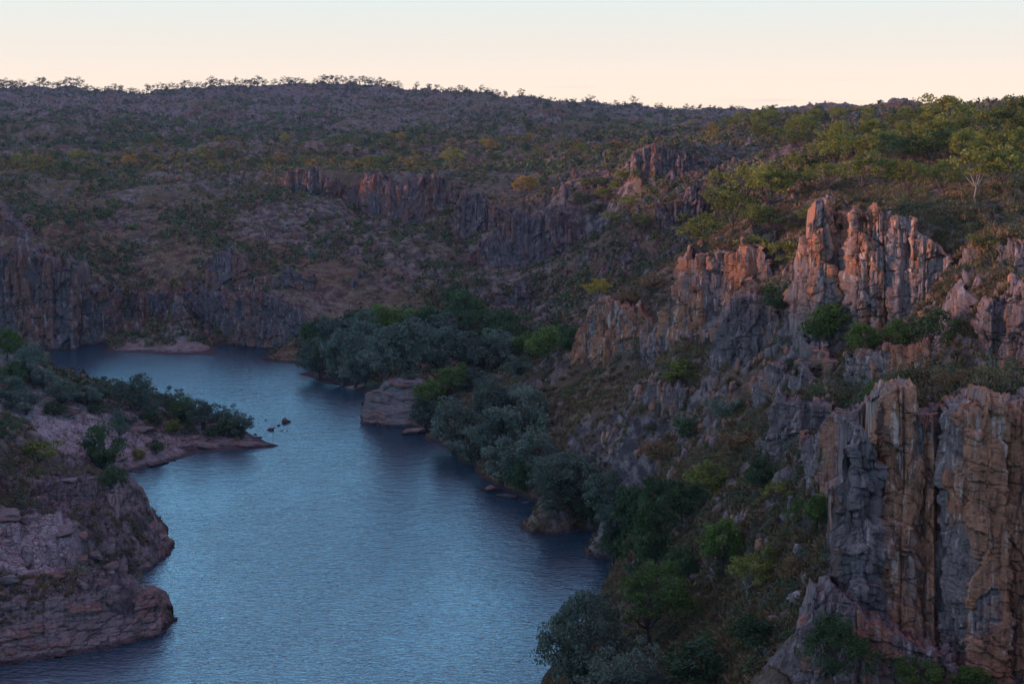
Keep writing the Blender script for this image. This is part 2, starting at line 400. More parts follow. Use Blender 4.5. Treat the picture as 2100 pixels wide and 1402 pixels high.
cliff('tower_shoulder', 'weathered shoulder of rock joining the grey lower cliff to the stacked tower',
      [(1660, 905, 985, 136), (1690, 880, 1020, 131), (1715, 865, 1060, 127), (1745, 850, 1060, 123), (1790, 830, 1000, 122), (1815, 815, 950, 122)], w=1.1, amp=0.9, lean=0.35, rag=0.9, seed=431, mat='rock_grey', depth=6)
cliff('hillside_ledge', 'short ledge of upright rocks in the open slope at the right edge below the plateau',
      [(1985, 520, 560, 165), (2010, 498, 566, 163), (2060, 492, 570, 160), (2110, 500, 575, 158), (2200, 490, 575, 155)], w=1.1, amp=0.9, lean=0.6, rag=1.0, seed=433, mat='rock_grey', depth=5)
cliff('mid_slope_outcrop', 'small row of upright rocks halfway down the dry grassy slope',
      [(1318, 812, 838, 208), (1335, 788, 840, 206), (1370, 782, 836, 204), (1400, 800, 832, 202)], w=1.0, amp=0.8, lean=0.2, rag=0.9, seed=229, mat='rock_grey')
# far bank
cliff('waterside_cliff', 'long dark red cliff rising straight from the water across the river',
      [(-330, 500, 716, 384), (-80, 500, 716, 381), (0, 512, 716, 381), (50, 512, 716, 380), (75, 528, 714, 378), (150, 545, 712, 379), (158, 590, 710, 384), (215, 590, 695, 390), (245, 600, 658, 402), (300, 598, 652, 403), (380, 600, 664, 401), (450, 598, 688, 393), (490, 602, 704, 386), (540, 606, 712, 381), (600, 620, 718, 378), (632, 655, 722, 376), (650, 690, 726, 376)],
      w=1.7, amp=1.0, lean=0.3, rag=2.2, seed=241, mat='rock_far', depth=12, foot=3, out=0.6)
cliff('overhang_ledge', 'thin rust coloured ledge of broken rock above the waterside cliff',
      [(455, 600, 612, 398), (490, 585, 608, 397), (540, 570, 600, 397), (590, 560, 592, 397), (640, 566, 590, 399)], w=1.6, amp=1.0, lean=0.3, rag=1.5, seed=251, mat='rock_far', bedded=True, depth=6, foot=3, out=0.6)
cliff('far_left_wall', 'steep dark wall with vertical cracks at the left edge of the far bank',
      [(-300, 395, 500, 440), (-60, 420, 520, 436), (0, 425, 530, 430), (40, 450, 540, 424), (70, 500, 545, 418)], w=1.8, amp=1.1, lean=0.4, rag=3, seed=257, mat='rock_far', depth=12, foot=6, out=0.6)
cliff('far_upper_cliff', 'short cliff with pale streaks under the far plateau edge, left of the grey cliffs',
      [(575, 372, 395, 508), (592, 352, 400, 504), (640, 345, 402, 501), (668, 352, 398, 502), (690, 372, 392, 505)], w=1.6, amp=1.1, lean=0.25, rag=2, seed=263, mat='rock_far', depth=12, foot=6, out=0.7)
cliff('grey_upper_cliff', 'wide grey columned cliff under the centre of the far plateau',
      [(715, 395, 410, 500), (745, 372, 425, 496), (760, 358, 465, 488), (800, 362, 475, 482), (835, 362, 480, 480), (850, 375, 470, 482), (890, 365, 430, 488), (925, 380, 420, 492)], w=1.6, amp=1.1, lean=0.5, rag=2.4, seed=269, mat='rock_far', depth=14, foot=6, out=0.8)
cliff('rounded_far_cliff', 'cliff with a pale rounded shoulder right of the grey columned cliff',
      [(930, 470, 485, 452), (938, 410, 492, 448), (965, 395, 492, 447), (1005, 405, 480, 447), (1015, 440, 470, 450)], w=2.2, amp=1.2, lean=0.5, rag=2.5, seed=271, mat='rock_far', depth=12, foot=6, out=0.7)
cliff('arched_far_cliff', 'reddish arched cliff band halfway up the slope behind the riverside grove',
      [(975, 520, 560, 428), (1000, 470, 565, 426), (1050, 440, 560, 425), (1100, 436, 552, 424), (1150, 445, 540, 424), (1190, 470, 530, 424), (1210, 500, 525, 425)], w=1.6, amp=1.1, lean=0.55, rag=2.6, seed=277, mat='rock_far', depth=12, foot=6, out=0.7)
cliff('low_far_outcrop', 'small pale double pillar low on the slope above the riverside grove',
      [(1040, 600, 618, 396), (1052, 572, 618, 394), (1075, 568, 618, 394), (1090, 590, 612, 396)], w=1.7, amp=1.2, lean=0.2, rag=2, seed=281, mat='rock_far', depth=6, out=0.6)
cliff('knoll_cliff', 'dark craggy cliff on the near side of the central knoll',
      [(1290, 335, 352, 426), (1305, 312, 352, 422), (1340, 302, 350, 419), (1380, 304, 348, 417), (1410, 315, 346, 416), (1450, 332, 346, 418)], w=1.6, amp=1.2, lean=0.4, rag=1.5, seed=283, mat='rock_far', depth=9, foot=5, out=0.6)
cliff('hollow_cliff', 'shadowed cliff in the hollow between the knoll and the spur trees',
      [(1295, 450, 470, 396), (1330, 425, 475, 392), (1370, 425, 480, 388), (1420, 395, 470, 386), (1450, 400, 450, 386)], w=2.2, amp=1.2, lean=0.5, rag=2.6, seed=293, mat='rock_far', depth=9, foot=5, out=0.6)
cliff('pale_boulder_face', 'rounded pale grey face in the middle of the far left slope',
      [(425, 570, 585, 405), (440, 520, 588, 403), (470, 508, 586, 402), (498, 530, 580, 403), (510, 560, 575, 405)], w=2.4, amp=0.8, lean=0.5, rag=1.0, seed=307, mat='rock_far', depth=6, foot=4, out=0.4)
# left bank
cliff('layered_ledge', 'low ledge of layered dark sandstone jutting into the river at the lower left corner',
      [(-220, 1245, 1395, 0), (-60, 1238, 1376, 0), (0, 1232, 1366, 0), (120, 1224, 1350, 0), (200, 1214, 1336, 0), (260, 1208, 1322, 0), (295, 1210, 1312, 0), (314, 1222, 1307, 0), (326, 1250, 1304, 0)],
      w=1.0, amp=0.85, lean=0.8, rag=0.4, seed=311, mat='rock_bed', bedded=True, depth=5, foot=2, out=0.25)
cliff('left_block_cliff', 'steep dark red cliff block dropping to the river on the near left bank',
      [(190, 1060, 1208, 0), (215, 1005, 1198, 0), (245, 985, 1188, 0), (262, 1003, 1182, 0), (290, 1060, 1170, 0), (318, 1108, 1156, 0), (338, 1130, 1145, 0)],
      w=1.4, amp=0.9, lean=1.05, rag=0.6, seed=331, mat='rock_bed', depth=6, foot=2, tall=2.5, out=0.3)
cliff('headland_rock', 'blocky reddish headland rock standing in the water beside the light green trees',
      [(744, 855, 866, 285.5), (752, 808, 868, 284.5), (775, 800, 871, 283.5), (792, 780, 874, 282.5), (830, 778, 878, 281.5), (862, 780, 880, 281.5), (885, 800, 890, 279)], w=2.2, amp=0.7, lean=0.3, rag=0.4, seed=347, mat='rock_bed', bedded=True, depth=9, foot=2, out=0.5)


# ------------------------------------------------------------------ terrain control points
CT = []                                 # world x, y, z
def cz(px, py, z): CT.append(at_z(px, py, z))
def cy(px, py, Y): CT.append(at_Y(px, py, fixY(py, Y)))
def cw(px, Y, z): CT.append(np.array([(px - 1050) / F * Y, Y, z]))
SHORE_LEFT = [(-150, 1385), (0, 1362), (120, 1347), (250, 1322), (332, 1302), (330, 1262), (275, 1205), (300, 1172), (322, 1158), (352, 1138), (330, 1105), (290, 1055), (262, 1005), (250, 972), (300, 957),
              (385, 935), (382, 920), (460, 922), (570, 914), (535, 900), (505, 884), (470, 862), (400, 832), (300, 812), (180, 798), (130, 786), (105, 745), (85, 722)]
SHORE_FAR = [(-150, 714), (0, 716), (85, 718), (200, 722), (300, 723), (340, 727), (440, 728), (520, 722), (600, 727)]
SHORE_RIGHT = [(612, 766), (660, 784), (700, 790), (735, 798), (757, 806), (752, 845), (752, 864), (790, 872), (830, 878), (880, 888), (900, 908), (940, 930), (975, 957), (1010, 988), (1060, 1012), (1100, 1028),
               (1160, 1062), (1168, 1078), (1230, 1092), (1280, 1108), (1275, 1150), (1240, 1205), (1200, 1280), (1150, 1350), (1110, 1402), (1080, 1500)]
for a in (SHORE_LEFT, SHORE_FAR, SHORE_RIGHT):
    for x, y in a: cz(x, y, 0.05)
for x, y in [(100, 1395), (330, 1340), (450, 1380), (700, 1402), (950, 1402), (600, 1300), (900, 1300), (1080, 1280), (450, 1200), (700, 1200), (1000, 1180), (1150, 1200), (410, 1100), (380, 1140), (700, 1100), (1000, 1090), (1150, 1120),
             (330, 1020), (320, 990), (600, 1000), (900, 1000), (450, 950), (700, 930), (850, 930), (610, 900), (560, 870), (700, 870), (480, 830), (600, 830), (700, 830), (380, 790), (550, 790), (200, 762), (350, 750), (500, 750), (580, 752), (150, 745), (110, 728),
             (372, 1290), (362, 1240), (345, 1195), (1245, 1150), (1252, 1120), (1218, 1200), (1195, 1100), (1180, 1260), (800, 1550), (300, 1550), (560, 930), (400, 960)]:
    CT.append(at_z(x, y, 0) - np.array([0, 0, 3.2]))
# left bank
for q in [(0, 1340, 1.0), (100, 1325, 1.2), (240, 1300, 1.0), (335, 1285, 0.8),
          (0, 1260, 2.6), (0, 1215, 3.6), (180, 1260, 2.2), (180, 1215, 3.0), (325, 1240, 1.5), (300, 1214, 1.6), (0, 1190, 4.6), (60, 1140, 5.4), (110, 1100, 6.8), (0, 1092, 7.4), (200, 1190, 2.6), (245, 1190, 1.0),
          (150, 1040, 8.4), (180, 1130, 4.8), (225, 985, 8.6), (200, 960, 8.8), (0, 1030, 8.8), (0, 950, 10.2), (100, 960, 9.4), (100, 1020, 8.8), (240, 1060, 5.5), (270, 1110, 3.2), (300, 1130, 1.8),
          (0, 850, 11.5), (100, 850, 9.2), (180, 880, 6.8), (250, 900, 4.2), (235, 950, 4.5), (300, 930, 1.8), (365, 924, 0.8), (300, 880, 3.4), (400, 880, 2.2), (450, 905, 1.0), (500, 893, 1.0), (555, 910, 0.5), (150, 810, 6.5),
          (250, 822, 3.6), (350, 842, 2.2), (450, 868, 1.4), (0, 800, 12.5), (0, 722, 18.5), (40, 745, 15.5), (75, 775, 10), (110, 800, 7), (-150, 1100, 14), (-150, 900, 20), (-150, 760, 24), (-150, 1300, 8)]: cz(*q)
cw(50, 330, 5); cw(0, 300, 12); cw(-100, 320, 14); cw(60, 360, 2)
# far bank
for x in (-150, 0, 120, 240, 360, 480):
    o = 0 if x < 200 else 1
    cy(x, 700, 382 + 2 * o)
    cy(x, [530, 525, 560, 600, 602, 606][(-150, 0, 120, 240, 360, 480).index(x)], 392)
    for y, Y in [(500, 428), (450, 452), (400, 478)]: cy(x, y, Y)
for x, y in [(-150, 370), (0, 372), (120, 386), (240, 380), (330, 372), (400, 370), (480, 384), (560, 378)]: cy(x, y, 495)
cy(300, 690, 384); cy(400, 700, 380); cy(260, 680, 388); cy(340, 672, 393); cy(280, 665, 396)
for x in (600, 700, 800, 900, 1000, 1090):
    for y, Y in [(700, 366), (650, 384), (600, 400), (550, 416), (500, 434), (450, 457), (400, 482)]: cy(x, y, Y)
for x, y, Y in [(600, 348, 510), (650, 345, 510), (760, 352, 515), (860, 356, 515), (950, 375, 500), (1000, 350, 530), (1100, 345, 540), (1180, 340, 560), (1240, 338, 560)]: cy(x, y, Y)
for x in (1180, 1280):
    for y, Y in [(640, 352), (600, 372), (500, 402), (400, 430), (350, 445)]: cy(x, y, Y)
for q in [(1300, 310, 440), (1350, 294, 436), (1400, 300, 430), (1450, 320, 430), (1380, 350, 412), (1400, 400, 400), (1400, 460, 386), (1500, 330, 430), (1520, 296, 500), (1560, 262, 640), (1600, 330, 330)]: cy(*q)
# far plateau and far hill
SK = {-600: 200, -150: 190, 0: 187, 200: 188, 350: 184, 500: 187, 620: 184, 720: 185, 800: 191, 850: 198, 920: 207, 1000: 216, 1100: 229, 1200: 237, 1300: 239, 1400: 238, 1500: 236, 1650: 234, 1800: 232, 2000: 228, 2250: 226}
for x, sky_y in SK.items():
    if x < 900:
        for y, Y in [(352, 610), (335, 700), (318, 820), (302, 950), (284, 1080), (262, 1220), (235, 1400), (207, 1620)]:
            if y > sky_y + 8: cy(x, y, Y)
    elif x < 1500:
        for y, Y in [(322, 700), (300, 820), (285, 950), (266, 1100)]: cy(x, y, Y)
    else:
        cy(x, 246, 900)
    cy(x, sky_y, 1850 if x < 900 else 1600)
    cw(x, 2600, 40)
# hump on the far plateau, left
for q in [(60, 262, 1060), (120, 256, 1080), (200, 256, 1080), (260, 268, 1060), (160, 290, 985)]: cy(*q)
# right plateau
for q in [(1700, 412, 190), (1780, 416, 192), (1880, 430, 190), (1950, 422, 200), (2100, 402, 188), (2250, 390, 185), (1650, 385, 240), (1560, 440, 240), (1800, 352, 252), (2000, 352, 242), (1600, 335, 300), (1800, 302, 320), (2000, 292, 330),
          (1650, 282, 400), (1800, 262, 420), (2000, 244, 430), (2200, 240, 400), (1900, 236, 520), (1700, 242, 700), (2100, 232, 500), (2100, 480, 172), (2250, 480, 168), (2000, 520, 168), (1950, 560, 162)]: cy(*q)
# spur and its slopes
for q in [(1640, 655, 172), (1750, 690, 165), (1850, 700, 160), (1950, 730, 150), (1700, 800, 152), (1750, 850, 140), (1850, 765, 127), (1830, 770, 124), (1900, 765, 127), (2050, 570, 156), (2120, 600, 146), (2000, 790, 130), (2100, 810, 126), (2250, 600, 140),
          (2250, 830, 118), (1700, 1240, 112), (1820, 1330, 108), (2000, 1390, 104), (2150, 1402, 102), (1650, 1300, 113), (1800, 1440, 103), (2100, 1480, 98), (1500, 1402, 118), (1350, 1402, 130), (1250, 1402, 136), (1400, 1250, 146), (1500, 1200, 140),
          (1600, 1150, 130), (1660, 1000, 134), (1700, 1100, 122), (1500, 1050, 150), (1400, 1100, 160), (1330, 1080, 178), (1300, 1200, 160), (1240, 1300, 150), (1550, 900, 160), (1450, 950, 170), (1350, 1000, 181), (1250, 1000, 196), (1150, 985, 210), (1300, 850, 206),
          (1400, 800, 200), (1200, 850, 224), (1100, 850, 240), (1000, 860, 256), (930, 835, 272), (1050, 785, 274), (1000, 793, 284), (960, 790, 292), (1120, 760, 268), (1180, 735, 264), (1250, 760, 242), (1215, 640, 268), (1320, 645, 256), (1380, 600, 252), (1400, 695, 222),
          (1420, 520, 240), (1500, 505, 238), (1560, 520, 230), (1600, 570, 200), (1600, 640, 188), (1500, 700, 206), (1540, 610, 204), (1500, 760, 189), (1600, 770, 172), (1650, 820, 156), (1620, 965, 144), (1580, 850, 165), (1430, 850, 190), (1720, 870, 142)]: cy(*q)
for q in [(850, 790, 2.5), (800, 815, 3), (900, 830, 4)]: cz(*q)
cw(1080, 310, 4); cw(1180, 310, 8); cw(1280, 310, 12); cw(1380, 300, 22); cw(1480, 300, 36); cw(1280, 350, 12); cw(1400, 340, 26); cw(1000, 320, 2.5); cw(900, 330, 2.5); cw(800, 345, 2.5); cw(700, 360, 3)
# ground near and around the camera's lookout, and the country all round
for x, y, z in [(0, -6, 58), (8, 6, 57.5), (-8, 6, 57), (0, 14, 56), (20, 25, 54), (-15, 30, 40), (0, 40, 38), (30, 60, 30), (-40, 60, 10), (60, 70, 42), (-70, 90, 2), (-50, 110, -3), (-20, 110, -3), (10, 110, 1), (30, 95, 12), (20, 75, 22),
                (-90, 40, 2), (-160, 30, -3), (-240, -10, 0), (-100, -10, 30), (-60, -40, 55), (-300, -100, 30), (-110, 120, 4), (-170, 140, 12), (-130, 180, 14)]: CT.append(np.array([x, y, z], float))
for a in range(-180, 181, 20):
    for r_, z in [(60, 56), (250, 52), (600, 58), (1400, 66), (3500, 60), (7000, 30)]:
        if abs(a) < 40 and r_ < 2700: continue
        if r_ <= 60 and abs(a) < 110: continue
        if a < 0 and a > -130 and r_ <= 250: continue
        if a > 0 and a < 60 and r_ <= 60: continue
        CT.append(np.array([r_ * math.sin(R(a)), r_ * math.cos(R(a)), z]))
# unseen gorge rim added west of the river, shaped to shade floor and cliffs
for yy in range(-250, 900, 90):
    CT.append(np.array([-560.0, yy, (86.0 if yy < 60 else 76.0) if yy < 400 else 54.0])); CT.append(np.array([-470.0, yy, 62.0 if yy < 400 else 47.0]))
for yy in range(900, 2000, 200): CT.append(np.array([-1500.0, yy, 190.0])); CT.append(np.array([-1900.0, yy, 190.0]))  # out-of-view high ground added to keep the sun off the far hill
for yy in range(-100, 350, 90): CT.append(np.array([-330.0, yy, 40.0]))
CT = np.array(CT)
CC = []                                  # ground at the foot and behind the crest of every cliff
for a_, k_ in CLIFFS:
    st = np.array(a_[2], float); Ym = st[:, 3].mean(); ln = k_.get('lean', 0.15); dp = k_.get('depth', 7.0)
    for x in np.linspace(st[0, 0], st[-1, 0], max(3, int((st[-1, 0] - st[0, 0]) / F * Ym / 3.0))):
        yt, yb, Y = (float(np.interp(x, st[:, 0], st[:, i])) for i in (1, 2, 3)); h = (yb - yt) * Y / F
        p_ = at_Y(x, yb, Y); CC.append(p_ + [0, 0.4, -0.2]); t_ = at_Y(x, yt, Y + ln * h)
        CC.append(np.array([t_[0], Y + ln * h + min(dp * 0.55, 5.0), p_[2] + 0.93 * h - 0.3]))
CC = np.array(CC)
def polar(x, y):
    return np.arctan2(x, y), np.log(np.maximum(np.hypot(x, y), 0.5))
ca, cl = polar(CT[:, 0], CT[:, 1])
CQ = np.stack([ca, cl], 1)
cca, ccl = polar(CC[:, 0], CC[:, 1]); C2 = np.stack([cca, ccl], 1)
far_enough = np.array([np.hypot(*(C2 - q).T).min() > 0.014 or CT[i, 2] < 0.1 for i, q in enumerate(CQ)])
CT = np.concatenate([CC, CT[far_enough]]); CQ = np.concatenate([C2, CQ[far_enough]])
# drop near-duplicate control points
keep = []
for i, q in enumerate(CQ):
    if not keep or (np.abs(CQ[keep] - q).sum(1) > 0.0016).all(): keep.append(i)
CQ, CZ = CQ[keep], CT[keep, 2]
n = len(CQ)
def kern(a, b): return np.sqrt(((a[:, None, :] - b[None, :, :]) ** 2).sum(-1) + 1e-6)
A = np.zeros((n + 3, n + 3)); A[:n, :n] = kern(CQ, CQ) - 0.0007 * np.eye(n)
A[:n, n] = 1; A[:n, n + 1:] = CQ; A[n:, :n] = A[:n, n:].T
Wt = np.linalg.solve(A, np.concatenate([CZ, [0, 0, 0]]))
def base_height(x, y):
    x = np.asarray(x, float); sh = x.shape; x = x.ravel(); y = np.asarray(y, float).ravel()
    a, l = polar(x, y); q = np.stack([a, l], 1); out = np.empty(len(q)); Kt = CQ.astype(np.float32)
    for i in range(0, len(q), 40000):
        s = q[i:i + 40000].astype(np.float32)
        d = np.sqrt((s[:, 0:1] - Kt[:, 0]) ** 2 + (s[:, 1:2] - Kt[:, 1]) ** 2 + np.float32(1e-6))
        out[i:i + 40000] = d @ Wt[:n].astype(np.float32) + Wt[n] + s @ Wt[n + 1:].astype(np.float32)
    r = np.hypot(x, y); front = sstep(-0.3, 0.3, y / np.maximum(r, 0.1))      # the lookout's own cliff edge falls away ahead
    lim = np.where(r < 96, 57.6 - front * 0.45 * r, 1e4)
    return np.minimum(out, lim).reshape(sh)
def height(x, y, full=True):
    z = base_height(x, y); r = np.hypot(x, y)
    land = sstep(0.1, 3.0, z)
    far = sstep(330, 900, r)
    d = fbm(x / 26, y / 26, 5, 3) * (1.5 + 6 * far) * land
    d += fbm(x / 130, y / 130, 4, 9) * 9 * far * land
    b1, h1, c1 = blocks(x / 5.5 + 0.3 * fbm(x / 6, y / 6, 2, 31), y / 5.5, 5)
    b2, h2, c2 = blocks(x / 1.9, y / 1.9 + 0.3 * fbm(x / 3, y / 3, 2, 41), 6)
    b3, h3, c3 = blocks(x / 14 + 0.4 * fbm(x / 15, y / 15, 3, 51), y / 14, 8)
    rk = sstep(-0.15, 0.35, fbm(x / 35, y / 35, 4, 77) + 0.12)
    low = sstep(0.0, 1.2, z)
    d += (b1 * 1.3 * rk + b2 * 0.55 * (0.3 + rk * 0.7)) * land * 0.9 + b1 * 0.25 * low
    d += b3 * 2.5 * far * rk
    rid = 1 - np.abs(fbm(x / 120 + 5, y / 70, 4, 121)) * 3.2; rid2 = 1 - np.abs(fbm(x / 45, y / 40, 3, 131)) * 3.0
    d += (np.maximum(rid, -1) * 5.5 + np.maximum(rid2, -1) * 2.2) * sstep(600, 1000, r) * land
    lb_ = sstep(225, 205, r) * sstep(-0.19, -0.23, np.arctan2(x, np.maximum(y, 1))) * (y > 60)      # bare broken rock of the near left bank
    b4, h4, c4 = blocks(x / 4.5 + 0.3 * fbm(x / 4, y / 4, 3, 141), y / 3.2 + 0.15 * x, 15, 0.35, 0.15, 0.06); b5, h5, c5 = blocks(x / 1.5 + .1 * y, y / 1.1 + 0.2 * fbm(x / 2, y / 2, 2, 143), 16, 0.5, 0.25, 0.1)
    d += lb_ * (1.7 * b4 + 0.6 * b5) * (0.3 + 0.7 * land); pen = sstep(-0.135, -0.17, np.arctan2(x, np.maximum(y, 1))) * (y > 60) * sstep(10, 6, z) * sstep(345, 320, r); d += (pen > lb_) * pen * (0.9 * b4 + 0.35 * b5) * land; rk = np.maximum(rk, np.maximum(lb_, pen) * 1.8)
    tint = 0.5 * h1 + 0.5 * h2
    return z + d, rk, tint, (np.maximum(lb_, pen) if full else 0)

# one ground sheet, fine inside the view, coarse outside it
az = np.concatenate([np.linspace(-180, -30, 60)[:-1], np.linspace(-30, -21.5, 80)[:-1], np.linspace(-21.5, 21.5, 960)[:-1], np.linspace(21.5, 30, 80)[:-1], np.linspace(30, 180, 60)])
lr = np.concatenate([np.linspace(math.log(3), math.log(92), 60)[:-1], np.linspace(math.log(92), math.log(300), 620)[:-1], np.linspace(math.log(300), math.log(600), 420)[:-1], np.linspace(math.log(600), math.log(2100), 300)[:-1], np.linspace(math.log(2100), math.log(3400), 30)])
AZ, LR = np.meshgrid(np.radians(az), lr, indexing='ij')
GX, GY = np.exp(LR) * np.sin(AZ), np.exp(LR) * np.cos(AZ)
GZ, RK, TN, BARE = height(GX, GY)
BARE = BARE * sstep(-0.25, 0.1, fbm(GX / 9, GY / 9, 4, 151) + 0.12)
nu, nv = GX.shape
# slab mask: smooth washed rock of the left bank, given on the ground by a few centres
slab = np.zeros_like(GX)
for x, y, z, rr in [(110, 862, 9, 14), (180, 880, 6.5, 11), (140, 905, 8, 7), (250, 905, 4, 6), (330, 925, 2, -9), (55, 1140, 5, 7.5), (10, 1130, 6, 8), (100, 1110, 6.5, 4), (420, 905, 1.5, -9), (20, 715, 18, 9), (380, 702, 3, -14), (310, 688, 5, -12), (450, 714, 1.5, -12), (270, 700, 3, -9)]:
    c = at_z(x, y, z); wt_, rr = ((0.6 if y > 800 else 0.35), -rr) if rr < 0 else (1.0, rr); slab = np.maximum(slab, wt_ - wt_ * sstep(0.55, 1.1, np.hypot(GX - c[0], (GY - c[1]) * 0.8) / rr + 0.35 * fbm(GX / 7, GY / 7, 3, 61)))
GZ = GZ * 1.0
co = np.stack([GX, GY, GZ], -1).reshape(-1, 3)
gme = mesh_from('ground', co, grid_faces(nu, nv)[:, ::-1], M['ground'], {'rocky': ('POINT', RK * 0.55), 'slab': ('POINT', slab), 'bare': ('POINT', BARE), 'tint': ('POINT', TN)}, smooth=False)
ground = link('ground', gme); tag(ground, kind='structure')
GZf = GZ
def ground_z(x, y):
    """height of the built sheet at world x, y (bilinear in the sheet's own grid)"""
    a = np.degrees(np.arctan2(x, y)); l = np.log(np.maximum(np.hypot(x, y), 3.01))
    i = np.clip(np.searchsorted(az, a) - 1, 0, nu - 2); j = np.clip(np.searchsorted(lr, l) - 1, 0, nv - 2)
    u = (a - az[i]) / (az[i + 1] - az[i]); v = (l - lr[j]) / (lr[j + 1] - lr[j])
    return (GZf[i, j] * (1 - u) * (1 - v) + GZf[i + 1, j] * u * (1 - v) + GZf[i, j + 1] * (1 - u) * v + GZf[i + 1, j + 1] * u * v)
def hit(px, py, Ymin=95.0, Ymax=2400.0):
    """first ground point along the sight line of a photograph pixel"""
    d = ray(px, py); Y = np.exp(np.linspace(math.log(Ymin), math.log(Ymax), 2600)); k = Y / d[1]
    P = np.array([0, 0, CAMZ]) + d[None, :] * k[:, None]
    g = np.maximum(ground_z(P[:, 0], P[:, 1]), 0.0)
    b = np.nonzero(P[:, 2] < g)[0]
    if len(b) == 0: return None
    return P[b[0]]

# ------------------------------------------------------------------ water
xs = np.linspace(-700, 260, 40); ys = np.linspace(-350, 700, 40)
XX, YY = np.meshgrid(xs, ys, indexing='ij')
wat = link('water', mesh_from('water', np.stack([XX, YY, 0 * XX], -1).reshape(-1, 3), grid_faces(40, 40), M['water']))
tag(wat, kind='structure')
# ------------------------------------------------------------------ evening haze

hv = np.array([[x, y, z] for x in (-3500, 3500) for y in (-3500, 3500) for z in (float(GZ.min()) - 1, float(GZ.max()) + 25)], float)
hf = np.array([[0, 1, 3, 2], [4, 6, 7, 5], [0, 4, 5, 1], [2, 3, 7, 6], [0, 2, 6, 4], [1, 5, 7, 3]])
hm = bpy.data.materials.new('evening_haze'); hm.use_nodes = True; hn = hm.node_tree.nodes; hn.clear()
ho = hn.new('ShaderNodeOutputMaterial'); hp = hn.new('ShaderNodeVolumePrincipled')
hp.inputs['Color'].default_value = (0.62, 0.66, 1.0, 1); hp.inputs['Density'].default_value = 0.00004; hp.inputs['Anisotropy'].default_value = 0.0
hm.node_tree.links.new(hp.outputs[0], ho.inputs['Volume'])
haze = link('haze', mesh_from('haze', hv, hf, hm)); tag(haze, kind='stuff')
# ------------------------------------------------------------------ cliffs
def cell1(x, s, jit=0.8):
    """one-dimensional cells: F1, F2, hash, signed offset"""
    xi = np.floor(x).astype(np.int64); f1 = np.full(x.shape, 9.0); f2 = np.full(x.shape, 9.0); h1 = np.zeros(x.shape); d1 = np.zeros(x.shape); z = np.zeros_like(xi)
    for di in (-1, 0, 1):
        ci = xi + di; p = ci + 0.5 + jit * (_h(ci, z, z, s) - 0.5); dx = x - p; d = np.abs(dx); m = d < f1
        f2 = np.where(m, f1, np.minimum(f2, d)); h1 = np.where(m, _h(ci, z, z, s + 23), h1); d1 = np.where(m, dx, d1); f1 = np.where(m, d, f1)
    return f1, f2, h1, d1
def columns(S, T, w, s, tall, groove=0.45, gw=0.16, slant=0.0):
    """upright jointed columns, each broken at its own heights into blocks"""
    x = S / w + 0.16 * fbm(S / (3 * w), T / (6 * w), 2, s + 3) + 0.03 * fbm(S / w, T / (1.2 * w), 2, s + 4) + slant * T / w
    f1, f2, h, dx = cell1(x, s); k1 = (h * 91.7) % 1; k2 = (h * 57.3) % 1
    y = T / (w * tall * (0.6 + 0.9 * k1)) + 37.3 * h + dx * (k2 - 0.5) * 0.5 + 0.04 * fbm(S / w, T / w, 2, s + 6)
    g1, g2, hb, dy = cell1(y, s + 5); hb = (hb + h * 3.7) % 1; k3 = (hb * 77.7) % 1; k4 = (hb * 33.1) % 1
    c = np.clip(1 - (f2 - f1) / gw, 0, 1); cy_ = np.clip(1 - (g2 - g1) / (gw * 0.35), 0, 1)
    v = (h - 0.5) * 0.8 + (hb - 0.5) * 1.0 + (k3 - 0.5) * 1.5 * dx + (k4 - 0.5) * 0.9 * dy - 0.2 * np.abs(dx + (k2 - 0.5) * 0.5) - groove * c - 0.3 * cy_
    return v, (0.55 * h + 0.45 * hb) % 1
